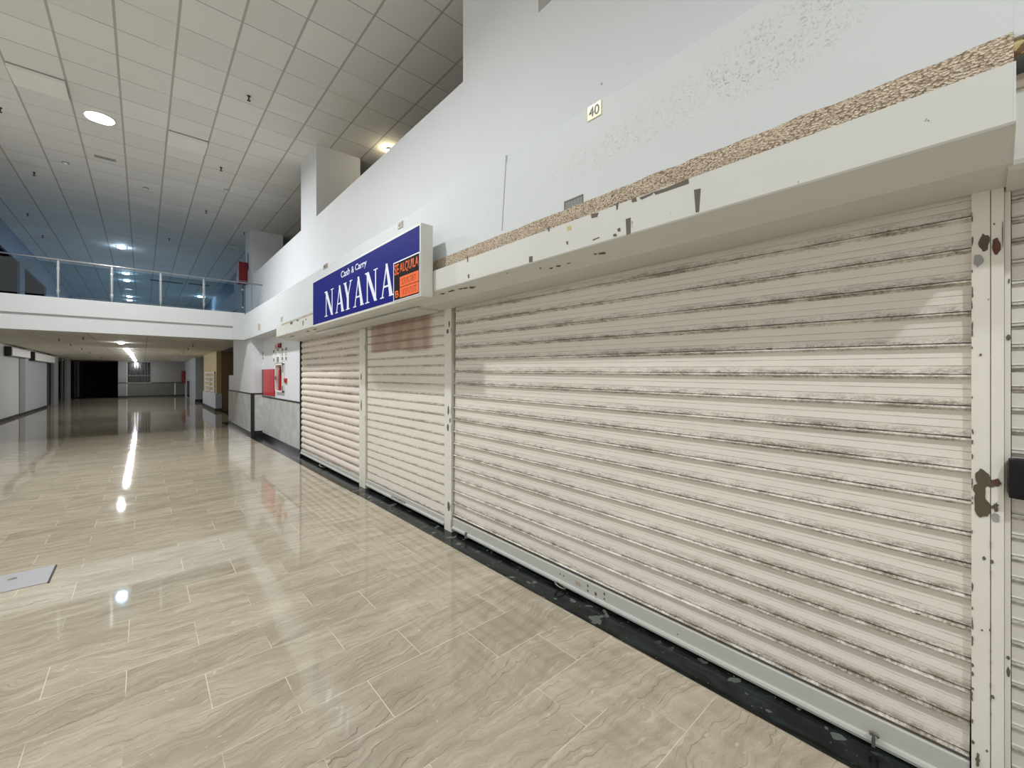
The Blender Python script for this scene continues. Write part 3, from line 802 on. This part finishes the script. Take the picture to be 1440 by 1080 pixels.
# inspection hatch under the sign
bm = bmesh.new(); box(bm, hx(2.08), hx(2.32), 3.78 - YH0, 7.1 - YH0, hz(2.268), hz(2.296), 0, 0.004)
link_mesh('inspection_hatch', bm, M['housing'], hou)

# aggregate strip on the foot of the wall band
def strip(y0, y1, z0, z1, mat, name, label, ny):
    bm = bmesh.new()
    n = ny; rows = []
    for i in range(n + 1):
        y = y0 + (y1 - y0) * i / n
        j = lambda s: (mnoise.noise(Vector((y * 9, s, 1.7))) * 0.008 + mnoise.noise(Vector((y * 2.1, s * 3, 5))) * 0.006)
        rows.append([bm.verts.new((XB + 0.004, y, z0)), bm.verts.new((XB - 0.014 + j(1), y, z0)), bm.verts.new((XB - 0.016 + j(2), y, z0 * .6 + z1 * .4)), bm.verts.new((XB - 0.013 + j(3), y, z1 + j(4) * .7 - 0.003)), bm.verts.new((XB + 0.004, y, z1 + j(5) * .5))])
    for a, b in zip(rows, rows[1:]):
        for k in range(4): bm.faces.new((a[k], a[k + 1], b[k + 1], b[k]))
    bm.faces.new(rows[0]); bm.faces.new(rows[-1][::-1])
    return structure(name, bm, mat, label, 'trim')
strip(-0.062, 3.42, 2.545, 2.675, M['agg'], 'trim_7', 'rough exposed aggregate strip above the widest shutter', 170)
strip(6.3, 9.14, 2.55, 2.622, M['tan'], 'trim_8', 'grey tan ledge strip left of the blue sign', 30)

# neighbouring housing, set back
hn = thing('shutter_housing', (2.14, -2.95, 2.28), 'set back white shutter housing at the right picture edge', 'housing')
bm = bmesh.new()
extrude_profile(bm, [(0, 0.245), (0, 0.028), (0.006, 0.014), (0.03, 0.004), (0.24, -0.004), (0.24, 0.285), (0.0, 0.285)], 0, 2.95 - 0.0535, closed=True)
link_mesh('casing', bm, M['housing'], hn)
bm = bmesh.new(); box(bm, -0.01, 0.2, 0, 2.95 - 0.0535, 0.255, 0.30, 0, 0.004)
link_mesh('top_rail', bm, M['tan'], hn)
bm = bmesh.new()
bmesh.ops.create_icosphere(bm, subdivisions=3, radius=0.034)
for v in bm.verts:
    k = 1 + 0.35 * mnoise.noise(v.co * 30); v.co = Vector((v.co.x * 0.55, v.co.y * 0.9, v.co.z * 0.75)) * k
tag(link_mesh('foam_lump', bm, M['foam'], None, (2.075, -0.066, 2.640), smooth=True), 'yellow foam lump squeezed out at the end of the aggregate strip', 'foam')

# ================================================================== SHOP SIGN
XSG, SY0, SY1, SZ0, SZ1 = 1.822, 3.265, 6.345, 2.300, 2.945
sg = thing('shop_sign', (XSG, SY0, SZ0), 'long blue box sign reading NAYANA in white serif letters', 'sign')
W, H = SY1 - SY0, SZ1 - SZ0
bm = bmesh.new(); box(bm, 0.0, 0.123, 0, W, 0, H, 0, 0.008)
link_mesh('casing', bm, M['signbox'], sg)
bm = bmesh.new(); box(bm, -0.003, 0.002, 0.022, W - 0.008, 0.026, H - 0.022, 0)
fc = link_mesh('face_panel', bm, M['blue'], sg)
def bar(a, b, wa, wb):
    """slanted stroke between two points, horizontal widths wa, wb"""
    return [(a[0] - wa / 2, a[1]), (a[0] + wa / 2, a[1]), (b[0] + wb / 2, b[1]), (b[0] - wb / 2, b[1])]
def serif(x, y, w, up):
    h = 0.035
    return [(x - w / 2, y), (x + w / 2, y), (x + w / 2, y + h * up), (x - w / 2, y + h * up)]
GL = {
    'N': [bar((0.17, 0), (0.17, 1), .075, .075), bar((0.16, 1), (0.83, 0), .24, .20), bar((0.83, 0), (0.83, 1), .075, .075), serif(.17, 0, .32, 1), serif(.12, 1, .30, -1), serif(.83, 1, .32, -1)],
    'A': [bar((0.14, 0), (0.5, 1), .075, .08), bar((0.83, 0), (0.48, 1), .24, .14), [(0.25, .30), (0.75, .30), (0.72, .355), (0.27, .355)], serif(.14, 0, .30, 1), serif(.84, 0, .34, 1)],
    'Y': [bar((0.5, 0.42), (0.16, 1), .24, .22), bar((0.5, 0.42), (0.86, 1), .10, .085), bar((0.5, 0), (0.5, 0.48), .22, .22), serif(.5, 0, .46, 1), serif(.16, 1, .36, -1), serif(.86, 1, .30, -1)],
}
bm = bmesh.new()
k = 0
for ch, ya, yb in (('N', 5.825, 5.475), ('A', 5.415, 5.105), ('Y', 5.125, 4.850), ('A', 4.815, 4.510), ('N', 4.470, 4.145), ('A', 4.085, 3.787)):
    for st in GL[ch]:
        k += 1
        poly_yz(bm, [(ya - SY0 - px * (ya - yb), 2.385 - SZ0 + py * 0.333) for px, py in st], -0.0042 - 0.00012 * (k % 9), -0.002)
link_mesh('lettering', bm, M['white'], fc)
for txt, ya, yb, z0, z1 in (('Cash', 5.215, 4.925, 2.795, 2.875), ('&', 4.875, 4.795, 2.792, 2.868), ('Carry', 4.760, 4.437, 2.776, 2.872)):
    link_mesh('lettering', face_wall(text_mesh(txt, ya - yb, z1 - z0, 0.0015, 0.012), ya - SY0, z0 - SZ0, -0.003), M['white'], fc)

# for-rent poster stuck on the sign's face
XPo = XSG - 0.0035
po = thing('poster', (XPo, 3.275, 2.318), 'orange and black for-rent poster reading SE ALQUILA on the blue sign', 'poster')
PY, PZ = 3.275, 2.318
bm = bmesh.new(); box(bm, -0.002, 0.0, 0, 3.785 - PY, 0.0, 2.690 - PZ); bk = link_mesh('backing', bm, M['white'], po)
bm = bmesh.new(); box(bm, -0.0035, -0.001, 0.008, 3.770 - PY, 0.008, 2.678 - PZ); link_mesh('print_ground', bm, M['black_print'], po)
rnd = random.Random(3)
for z0, z1 in ((2.436, 2.530), (2.336, 2.430)):
    bm = bmesh.new(); box(bm, -0.005, -0.003, 0.014, 3.645 - PY, z0 - PZ, z1 - PZ)
    nf = link_mesh('number_field', bm, M['orange'], po)
    y = 3.60; zc = (z0 + z1) / 2; pts = []; up = 1
    while y > 3.33:                       # one unreadable scrawl per field
        pts += [(-0.0058, y - PY + rnd.uniform(-.012, .012), zc - PZ + up * dz) for dz in (0.024, 0.008, -0.008, -0.024)]
        y -= 0.032; up = -up
    bm = bmesh.new(); tube(bm, pts, 0.0022, 5); link_mesh('handwriting', bm, M['ink'], nf)
for txt, ya, yb, z0, z1 in (('SE', 3.757, 3.668, 2.560, 2.664), ('ALQUILA', 3.650, 3.290, 2.556, 2.658), ('B', 3.742, 3.668, 2.345, 2.412)):
    link_mesh('lettering', face_wall(text_mesh(txt, ya - yb, z1 - z0, 0.001, 0.02), ya - PY, z0 - PZ, -0.0035), M['orange'], bk)

# ================================================================== SMALL THINGS ON THE WALL BAND
def number_plate(txt, pts, mat, dig, label):
    (y0, z1), (y1, z1b), (y1b, z0b), (y0b, z0) = [at_x(u, v, XB) for u, v in pts]
    yc, w, zb, ht = (y0 + y1) / 2, y0 - y1, z0, (z1 + z1b) / 2 - (z0 + z0b) / 2
    o = thing('number_plate', (XB, y1, zb), label, 'number plate', 'shop number plates on the wall band')
    bm = bmesh.new(); box(bm, -0.006, 0.001, 0, w, 0, ht, 0, 0.002); plt = link_mesh('plate', bm, mat, o)
    b2 = text_mesh(txt, w * 0.74, ht * 0.66, 0.002, 0.0); face_wall(b2, w * 0.87, ht * 0.17, -0.006)
    link_mesh('digits', b2, dig, plt)
number_plate('40', [(826.8, 151.5), (846, 139.8), (845.8, 160.5), (826.6, 172)], M['brass'], M['digit'], 'pale gilt number plate reading 40 over the widest shutter')
number_plate('41', [(560, 313.6), (567, 310), (566.3, 319.6), (559.5, 323.2)], M['tan'], M['trim_black'], 'small tan number plate above the right end of the blue sign')
number_plate('42', [(455, 373), (461, 370.4), (460.4, 377), (454.6, 379.6)], M['tan'], M['trim_black'], 'small tan number plate above the left end of the blue sign')

(yv0, zv1), (yv1, _), (_, zv0) = at_x(794, 284, XB), at_x(820, 272.5, XB), at_x(795, 298, XB)
o = thing('wall_vent', (XB, yv1, zv0), 'small grey louvred vent above the aggregate strip', 'vent')
bm = bmesh.new(); w, ht = yv0 - yv1, zv1 - zv0
for a in ((0, w, 0, .006), (0, w, ht - .006, ht), (0, .006, 0, ht), (w - .006, w, 0, ht)): box(bm, -0.006, 0.002, *a, 0)
link_mesh('frame', bm, M['digit'], o)
bm = bmesh.new()
for k in range(6): box(bm, -0.004, 0.001, 0.004, w - .004, 0.006 + k * ht / 6.4, 0.006 + k * ht / 6.4 + 0.003)
for k in range(1, 6): box(bm, -0.003, 0.001, k * w / 6, k * w / 6 + .002, 0, ht)
link_mesh('louvre', bm, M['grille'], o)

# ================================================================== FIRE EQUIPMENT ON THE WHITE WALL
def wall_px(u0, v0, u1, v1, X=D):
    (ya, za), (yb, zb) = at_x(u0, v0, X), at_x(u1, v1, X)
    return min(ya, yb), max(ya, yb), min(za, zb), max(za, zb)
o = thing('hose_cabinet', (D, 11.31, 1.11), 'red fire hose cabinet on the white wall by the far shutter', 'cabinet')
bm = bmesh.new(); box(bm, -0.022, -0.001, 0, 1.38, 0, 0.66, 0, 0.004); link_mesh('body', bm, M['darkred'], o)
bm = bmesh.new(); box(bm, -0.034, -0.021, 0.0, 1.16, 0.005, 0.655, 0, 0.004); dr = link_mesh('door', bm, M['red'], o)
bm = bmesh.new(); box(bm, -0.006, 0, 1.18, 1.37, 0.0, 0.655, 0)
link_mesh('dark_edge_strip', bm, M['trim_black'], o, (-0.022, 0, 0))  # plain black strip along the far edge of the cabinet front

o = thing('extinguisher_cabinet', (D, 10.42, 1.23), 'white framed cabinet holding the red extinguisher, right of the hose cabinet', 'cabinet')
bm = bmesh.new(); box(bm, -0.006, -0.001, 0, 0.70, 0, 0.655, 0, 0.002); link_mesh('back_panel', bm, M['pinkpaper'], o)
bm = bmesh.new()
for a in ((0, .70, 0, .035), (0, .70, .62, .655), (0, .05, 0, .655), (.65, .70, 0, .655)): box(bm, -0.05, -0.005, *a, 0, 0.003)
link_mesh('frame', bm, M['paper'], o)
bm = bmesh.new()
for a in ((.0, .70, .655, .668), (-.012, 0, .45, .668), (-.012, 0, 0, .15)): box(bm, -0.051, -0.04, *a)
link_mesh('edge_line', bm, M['trim_black'], o)
bm = bmesh.new(); box(bm, -0.054, -0.048, 0.60, 0.66, 0.28, 0.37); link_mesh('latch', bm, M['trim_black'], o)
bm = bmesh.new(); box(bm, -0.049, -0.047, 0.05, 0.65, 0.035, 0.62); link_mesh('pane', bm, M['pane_glass'], o)
o = thing('fire_extinguisher', (D - 0.026, 10.74, 1.27), 'red fire extinguisher standing inside the white framed cabinet', 'extinguisher')
bm = bmesh.new(); cyl(bm, (0, 0, 0), (0, 0, .46), 0.05, 20); cyl(bm, (0, 0, .46), (0, 0, .50), 0.05, 20, 0, 0.016)
for v in bm.verts: v.co.x *= 0.38; v.co.y *= 2.1
link_mesh('cylinder', bm, M['red'], o)
bm = bmesh.new(); cyl(bm, (0, 0, .50), (0, 0, .53), 0.012, 12); box(bm, -.01, .01, -.06, .04, .528, .54); box(bm, -.01, .01, -.06, .03, .537, .552); link_mesh('valve', bm, M['oldsteel'], o)
bm = bmesh.new(); tube(bm, [(0, -.02, .52), (-.003, -.09, .49), (-.006, -.125, .36), (-.004, -.12, .22)], .009, 8); link_mesh('hose', bm, M['trim_black'], o)

a = wall_px(401, 532, 404.5, 538.5)
o = thing('alarm_button', (D, a[0], a[2]), 'small red fire alarm button right of the white framed cabinet', 'alarm button')
bm = bmesh.new(); box(bm, -0.03, 0.003, 0.03, a[1] - a[0], 0, a[3] - a[2], 0, 0.004); link_mesh('case', bm, M['red'], o)
bm = bmesh.new(); box(bm, -0.034, -0.029, 0.06, a[1] - a[0] - 0.06, 0.02, a[3] - a[2] - 0.03); link_mesh('push_plate', bm, M['darkred'], o)
a = wall_px(389, 484, 396, 489)
o = thing('alarm_siren', (D, a[0], a[2]), 'dark red alarm siren above the safety notices', 'siren')
bm = bmesh.new(); box(bm, -0.04, 0.003, 0, a[1] - a[0], 0, a[3] - a[2], 0, 0.008); link_mesh('case', bm, M['darkred'], o)
bm = bmesh.new(); cyl(bm, (-0.038, (a[1] - a[0]) * .35, .055), (-0.06, (a[1] - a[0]) * .35, .055), .04, 16); link_mesh('horn', bm, M['red'], o)
notices = [((384.3, 491.5, 387.0, 509), 'narrow white safety notice, leftmost of the row over the fire cabinets'), ((389.3, 490.5, 393.0, 509), 'white safety notice with a pale picture under the siren'), ((395.8, 489, 399.4, 507), 'white safety notice, third in the row right of the siren'), ((401, 488, 404.8, 506.8), 'white safety notice nearest the far shutter in the row'), ((368.6, 495, 372.0, 505.5), 'small white notice at the left end of the fire wall')]
for i, (px, lab) in enumerate(notices):
    a = wall_px(*px)
    o = thing('safety_notice', (D, a[0], a[2]), lab, 'notice', 'safety notices over the fire cabinets')
    w, ht = a[1] - a[0], a[3] - a[2]
    bm = bmesh.new(); box(bm, -0.008, 0.003, 0, w, 0, ht); plt = link_mesh('plate', bm, M['paper'], o)
    bm = bmesh.new()
    if i == 1:
        box(bm, -0.010, -0.007, w * .15, w * .85, 0, ht * .38); box(bm, -0.010, -0.007, w * .15, w * .85, ht * .82, ht * .96)
    else:
        box(bm, -0.010, -0.007, w * .12, w * .88, ht * .72, ht * .95); box(bm, -0.010, -0.007, w * .2, w * .8, ht * .05, ht * .28)
        if i > 1:
            for k in range(3): box(bm, -0.010, -0.007, w * .2, w * .8, ht * (.36 + .11 * k), ht * (.42 + .11 * k))
    link_mesh('print', bm, M['digit'], plt)

# ================================================================== CEILING THINGS
def ceiling_light(x, y, z, r, mat, label, group, deep=0.0, dome=0.045):
    """recessed can (deep > 0) or a shallow surface light with a domed lens"""
    o = thing('ceiling_light', (x, y, z), label, 'ceiling light', group)
    bm = bmesh.new()
    n = 28; rings = []
    dz = max(deep, 0.012)
    for rr, zz in ((r + 0.035, 0.0), (r + 0.03, -dz + .002), (r + 0.008, -dz), (r + 0.002, -0.004)):
        rings.append([bm.verts.new((math.cos(2 * math.pi * i / n) * rr, math.sin(2 * math.pi * i / n) * rr, zz)) for i in range(n)])
    for A, B in zip(rings, rings[1:]):
        for i in range(n): bm.faces.new((A[i], A[(i + 1) % n], B[(i + 1) % n], B[i]))
    link_mesh('trim_ring', bm, M['ivory'], o, smooth=True)
    bm = bmesh.new(); rings = []
    d = 0.0 if deep else dome
    for k in range(4):
        a = k / 4 * math.pi / 2
        rings.append([bm.verts.new((math.cos(2 * math.pi * i / n) * r * math.cos(a), math.sin(2 * math.pi * i / n) * r * math.cos(a), -0.006 - d * math.sin(a) - 0.0002 * k)) for i in range(n)])
    for A, B in zip(rings, rings[1:]):
        for i in range(n): bm.faces.new((A[i], B[i], B[(i + 1) % n], A[(i + 1) % n]))
    bm.faces.new(rings[-1][::-1])
    l = link_mesh('lens', bm, mat, o)
    return o
HG, LG = 'round lights of the high ceiling', 'round lights under the walkway'
ceiling_light(-0.553, 10.06, ZC, 0.175, M['lamp'], 'bright round light in the high ceiling between the two dropped panels', HG, 0.03)
ceiling_light(-0.553, 4.06, ZC, 0.15, M['lamp'], 'round light in the high ceiling level with the middle shutter', HG, 0.09)
ceiling_light(-0.553, -2.03, ZC, 0.15, M['lamp'], 'round light in the high ceiling level with the shutter at the right picture edge', HG, 0.09)
ceiling_light(-0.553, -8.1, ZC, 0.15, M['lamp'], 'round light at the rear end of the high ceiling row', HG, 0.09)
for (x, y, lab) in ((-0.545, 19.7, 'cool round light of the upper ceiling just above the glass railing'), (-0.546, 24.6, 'cool round light seen through the railing, upper of a close pair'), (-0.549, 26.4, 'cool round light seen through the railing, lower of a close pair'), (-0.56, 31.6, 'far cool round light low behind the railing glass'), (-0.578, 33.2, 'farthest cool round light behind the railing glass'), (2.40, 29.05, 'cool round light behind the railing, by its right end')):
    ceiling_light(x, y, ZC, 0.11, M['lamp_cool'], lab, HG)
names = ['nearest', 'second', 'third', 'fourth', 'fifth', 'sixth', 'seventh', 'eighth', 'last']
for nm, (x, y) in zip(names, ((-0.54, 19.1), (-0.50, 23.2), (-0.48, 25.0), (-0.46, 26.7), (-0.45, 28.6), (-0.44, 31.0), (-0.43, 34.0), (-0.42, 37.6), (-0.41, 40.6))):
    ceiling_light(x, y, ZM, 0.085, M['lamp_low'], nm + ' round light in the row under the walkway', LG)

o = thing('spotlight', (3.603, 7.70, ZC), 'small warm spotlight peeping over the parapet beside the middle pillar', 'spotlight')
bm = bmesh.new(); cyl(bm, (0, 0, 0), (0, 0, -0.05), 0.05, 16); link_mesh('socket', bm, M['ivory'], o)
bm = bmesh.new(); bmesh.ops.create_uvsphere(bm, u_segments=16, v_segments=10, radius=0.055)
for v in bm.verts: v.co.z -= 0.09
link_mesh('bulb', bm, M['lamp_warm'], o, smooth=True)
o2 = thing('spotlight', (3.603, 1.6, ZC), 'warm spotlight added to brighten the upper gallery, unseen behind the parapet', 'spotlight')  # added lamp, out of view, brightening the gallery opening
for c in list(o.children):
    d = c.copy(); COL.objects.link(d); d.parent = o2

# dropped panels
for (x0, y0, lab) in ((-1.468, 9.16, 'dropped ceiling panel left of the brightest light'), (0.338, 9.755, 'dropped ceiling panel right of the brightest light')):
    bm = bmesh.new(); drop = 0.06
    v = [bm.verts.new(p) for p in ((0.012, 0.01, 0.003), (0.588, 0.01, 0.003), (0.588, 0.59, 0.003), (0.012, 0.59, 0.003), (0.012, 0.012, -drop), (0.588, 0.012, -drop), (0.588, 0.59, -drop * .55), (0.012, 0.59, -drop * .55))]
    for q in ((0, 3, 2, 1), (4, 5, 6, 7), (0, 1, 5, 4), (1, 2, 6, 5), (2, 3, 7, 6), (3, 0, 4, 7)): bm.faces.new([v[i] for i in q])
    cp = tag(link_mesh('ceiling_panel', bm, M['panel'], None, (x0, y0, ZC)), lab, 'ceiling panel', 'dropped panels of the high ceiling')
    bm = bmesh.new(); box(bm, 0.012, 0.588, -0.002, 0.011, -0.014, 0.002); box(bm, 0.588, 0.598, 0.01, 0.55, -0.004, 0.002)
    link_mesh('gap_shade_strip', bm, M['greywall'], cp)  # grey strips stand in for the shade of the open slit

# air slot
o = tag(link_mesh('air_slot', (lambda b: (box(b, -0.16, 0.16, -0.05, 0.05, -0.012, 0.004, 0, 0.003), b)[1])(bmesh.new()), M['greywall'], None, (-0.573, 11.89, ZC)), 'narrow grey air slot in the ceiling under the brightest light', 'air vent')
# sprinkler heads
SP_H = [(1.264, 7.74, 'near the middle pillar top'), (1.253, 10.78, 'in the row below the right dropped panel'), (-1.776, 13.75, 'in the left part, under the air slot'), (-1.772, 10.81, 'at the left picture edge'), (1.281, 13.87, 'above the railing, right part'), (0.643, 17.45, 'above the railing, middle part'), (-2.358, 17.35, 'in the bluish left part, nearer one'), (-2.374, 19.76, 'in the bluish left part, farther one'), (2.36, 15.2, 'beside the grey end pillar')]
SP_L = [(-1.283, 17.18, 'nearest the slab edge'), (-1.891, 18.49, 'first in the left row'), (-1.877, 21.08, 'second in the left row'), (-1.833, 24.0, 'third in the left row'), (-1.846, 27.7, 'fourth in the left row'), (-1.843, 34.5, 'last in the left row'), (1.36, 18.9, 'first in the right row'), (1.38, 21.4, 'second in the right row'), (1.394, 24.2, 'third in the right row'), (1.45, 28.3, 'last in the right row')]
def sprinkler_proto():
    o = thing('sprinkler', (0, 0, 0), '', 'sprinkler')
    bm = bmesh.new(); cyl(bm, (0, 0, 0.004), (0, 0, -0.008), 0.026, 14); cyl(bm, (0, 0, -.008), (0, 0, -.05), 0.011, 10); link_mesh('escutcheon', bm, M['sprink'], o)
    bm = bmesh.new(); cyl(bm, (0, 0, -.072), (0, 0, -.077), 0.026, 14); cyl(bm, (0, 0, -.05), (0, 0, -.072), 0.005, 8); tube(bm, [(.010, 0, -.044), (.016, 0, -.058), (.004, 0, -.074)], .003, 6); tube(bm, [(-.010, 0, -.044), (-.016, 0, -.058), (-.004, 0, -.074)], .003, 6); link_mesh('deflector', bm, M['sprink'], o)
    return o
sp = sprinkler_proto(); first = True
for z, lst, what, grp in ((ZC, SP_H, 'dark sprinkler head on the high ceiling ', 'sprinklers of the high ceiling'), (ZM, SP_L, 'dark sprinkler head under the walkway, ', 'sprinklers under the walkway')):
    for x, y, w in lst:
        if first: r = sp; first = False
        else:
            r = sp.copy(); COL.objects.link(r)
            for c in list(sp.children):
                d = c.copy(); COL.objects.link(d); d.parent = r
        r.location = (x, y, z); r['label'] = what + w; r['group'] = grp
for x, y, lab in ((0.055, 13.14, 'ivory smoke detector below the air slot'), (-1.206, 12.68, 'ivory smoke detector left of the air slot'), (2.30, 16.9, 'ivory smoke detector beside the grey end pillar'), (1.50, 12.0, 'ivory smoke detector on a stained tile near the middle pillar')):
    o = thing('smoke_detector', (x, y, ZC), lab, 'smoke detector', 'smoke detectors of the high ceiling')
    bm = bmesh.new(); cyl(bm, (0, 0, 0), (0, 0, -.02), 0.055, 18); link_mesh('base', bm, M['grille'], o)
    bm = bmesh.new(); cyl(bm, (0, 0, -.02), (0, 0, -.05), 0.04, 18, 0, 0.025); link_mesh('sensor_cap', bm, M['ivory'], o)

# ================================================================== GLASS RAILING
RY = YB + 0.07
ra = thing('glass_railing', (XL, RY, 3.29), 'steel and glass railing on top of the walkway slab', 'railing')
bm = bmesh.new(); tube(bm, [(0, 0, 0.83), (XP - XL, 0, 0.83)], 0.017, 12); link_mesh('handrail', bm, M['steel'], ra, smooth=True)
px = [-3.06, -2.22, -1.371, -0.531, 0.326, 1.175, 2.02]
for x in px:
    bm = bmesh.new(); box(bm, -0.006, 0.006, -0.006, 0.006, 0, 0.12); box(bm, -0.014, 0.014, -0.012, 0.012, 0.10, 0.80, 0, 0.003); cyl(bm, (0, 0, .78), (0, 0, .83), .008, 8)
    pb = link_mesh('baluster', bm, M['steel'] if x < 2 else M['trim_black'], ra, (x - XL, 0, 0))
    for zc in (0.14, 0.62):
        bm = bmesh.new(); box(bm, -0.022, 0.022, -0.018, 0.018, zc, zc + 0.035, 0, 0.002); link_mesh('glass_clamp', bm, M['steel'], pb)
for a, b in zip(px, px[1:]):
    bm = bmesh.new(); box(bm, a - XL + 0.03, b - XL - 0.03, -0.004, 0.004, 0.05, 0.76); link_mesh('glass_panel', bm, M['rail_glass'], ra)

o = thing('hose_cabinet', (2.25, 15.45, 4.53), 'red hose cabinet fixed to the grey end pillar above the railing', 'cabinet')
bm = bmesh.new(); box(bm, 0, XP - 2.252, 0, 0.37, 0, 0.66, 0, 0.006); link_mesh('body', bm, M['darkred'], o)
bm = bmesh.new(); box(bm, 0.012, XP - 2.262, -0.014, 0.001, 0.07, 0.65, 0, 0.004); link_mesh('door', bm, M['darkred'], o)
bm = bmesh.new(); box(bm, 0.005, XP - 2.254, -0.018, 0.001, 0.045, 0.06); link_mesh('bottom_strip', bm, M['steel'], o)

# stair rail far behind the glass
o = thing('stair_rail', (2.0, 15.2, 3.29), 'black sloping stair rail behind the right end of the railing', 'rail')
bm = bmesh.new(); tube(bm, [(-0.45, 1.0, 0.05), (0.0, 0.5, 0.24), (0.35, 0.2, 0.46)], 0.015, 8); link_mesh('handrail', bm, M['trim_black'], o)
bm = bmesh.new(); box(bm, -0.02, 0.02, 0.45, 0.5, 0, 0.26); box(bm, -0.07, 0.07, 0.44, 0.5, 0.24, 0.27); link_mesh('newel', bm, M['trim_black'], o)
for x, y, w, lab in ((0.85, 25.5, 1.2, 'long dark ceiling grille far behind the railing, larger one'), (2.05, 25.3, 0.8, 'dark ceiling grille far behind the railing, nearer the red cabinet')):
    tag(link_mesh('ceiling_grille', (lambda b: (box(b, -w / 2, w / 2, -0.1, 0.1, -0.02, 0, 0, 0.004), b)[1])(bmesh.new()), M['dark'], None, (x, y, ZC)), lab, 'ceiling grille')

# ================================================================== THINGS DOWN THE LOWER HALL
for y0, y1, z0, z1, lab in ((23.1, 26.4, 2.32, 2.72, 'grey box sign high on the left wall, nearer one'), (27.4, 32.9, 2.27, 2.72, 'grey box sign high on the left wall, farther one beside the dark shop front')):
    o = thing('box_sign', (XL + 0.02, y0, z0), lab, 'sign', 'box signs along the left wall')
    bm = bmesh.new(); box(bm, 0, 0.16, 0, y1 - y0, 0, z1 - z0 - 0.06, 0, 0.006); link_mesh('casing', bm, M['trim_black'], o)
    bm = bmesh.new(); box(bm, 0.158, 0.172, 0.10, y1 - y0 - 0.02, 0.02, z1 - z0 - 0.10, 0, 0.003); link_mesh('face_panel', bm, M['ivory'], o)

o = thing('window_bars', (-0.9, YE - 0.03, 1.09), 'pale security bars across the dark window in the end wall', 'window bars')
for k in range(9):
    bm = bmesh.new(); cyl(bm, (0.06 + k * 0.16, 0, 0), (0.06 + k * 0.16, 0, 1.53), 0.018, 8); link_mesh('bar', bm, M['oldsteel'], o)
bm = bmesh.new(); box(bm, 0, 1.4, -0.015, 0.015, 0.52, 0.56); link_mesh('cross_rail', bm, M['oldsteel'], o)
bm = bmesh.new(); box(bm, 0, 1.4, -0.04, 0.02, -0.03, 0.01); link_mesh('sill', bm, M['tan'], o)

o = thing('hose_cabinet', (2.265, 41.0, 1.05), 'small dark red cabinet by the far corner of the end wall', 'cabinet')
bm = bmesh.new(); box(bm, 0, 0.2345, 0, 0.6, 0, 0.95, 0, 0.006); link_mesh('body', bm, M['darkred'], o)
bm = bmesh.new(); box(bm, -0.012, 0.002, 0.03, 0.57, 0.03, 0.92); link_mesh('door', bm, M['red'], o)

o = thing('window_grille', (2.47, 23.3, 0.80), 'white barred grille on the beige shop front', 'grille')
gy, gz = 3.9, 1.0
for k in range(2):
    bm = bmesh.new(); box(bm, -0.03, 0.03, k * (gy - .35), k * (gy - .35) + 0.35, 0, gz); link_mesh('upright', bm, M['ivory'], o)
bm = bmesh.new(); box(bm, -0.02, 0.02, 1.7, 1.95, 0, gz * .8); link_mesh('upright', bm, M['ivory'], o)
for k in range(5):
    bm = bmesh.new(); box(bm, -0.02, 0.02, 0, gy, gz - 0.07 - k * 0.22, gz - k * 0.22); link_mesh('bar', bm, M['ivory'], o)

bm = bmesh.new(); box(bm, -0.61, 0, -0.39, 0, 0, 0.006, 0, 0.001)
pl = thing('floor_cover', (-0.552, 5.19, 0.0), 'rectangular zinc access cover set in the marble floor', 'floor cover')
plt = link_mesh('plate', bm, M['plate'], pl)
bm = bmesh.new(); box(bm, -0.24, -0.19, -0.15, -0.12, 0.006, 0.010, 0, 0.001); cyl(bm, (-0.21, -0.13, .008), (-0.21, -0.13, .013), .016, 12); link_mesh('lifting_eye', bm, M['oldsteel'], plt)
bm = bmesh.new(); box(bm, 0, 0.012, -0.4, 0, 0, 0.007); link_mesh('edge_gap', bm, M['trim_black'], pl)

# ================================================================== LIGHT, CAMERA
w = bpy.data.worlds.new('World'); scene.world = w; w.use_nodes = True
w.node_tree.nodes['Background'].inputs[0].default_value = (1.0, 0.985, 0.955, 1)
w.node_tree.nodes['Background'].inputs[1].default_value = 0.56  # even world glow added as fill through the open, unseen left side

cam = bpy.data.cameras.new('Camera'); co = bpy.data.objects.new('Camera', cam); COL.objects.link(co)
cam.sensor_fit = 'HORIZONTAL'; cam.sensor_width = 36.0; cam.lens = F / 1440 * 36.0
cam.shift_y = -(540 - HY) / 1440
cam.clip_start = 0.02; cam.clip_end = 200
co.location = (0, 0, CAMZ); co.rotation_euler = (math.pi / 2, 0, -YAW)
scene.camera = co

vs = scene.view_settings
scene.display_settings.display_device = 'sRGB'
vs.view_transform = 'Standard'; vs.look = 'None'; vs.exposure = 0.40; vs.gamma = 1.0; vs.use_curve_mapping = False
scene.cycles.use_denoising = True
scene.cycles.max_bounces = 10; scene.cycles.diffuse_bounces = 6; scene.cycles.transparent_max_bounces = 12
scene.cycles.sample_clamp_indirect = 8.0
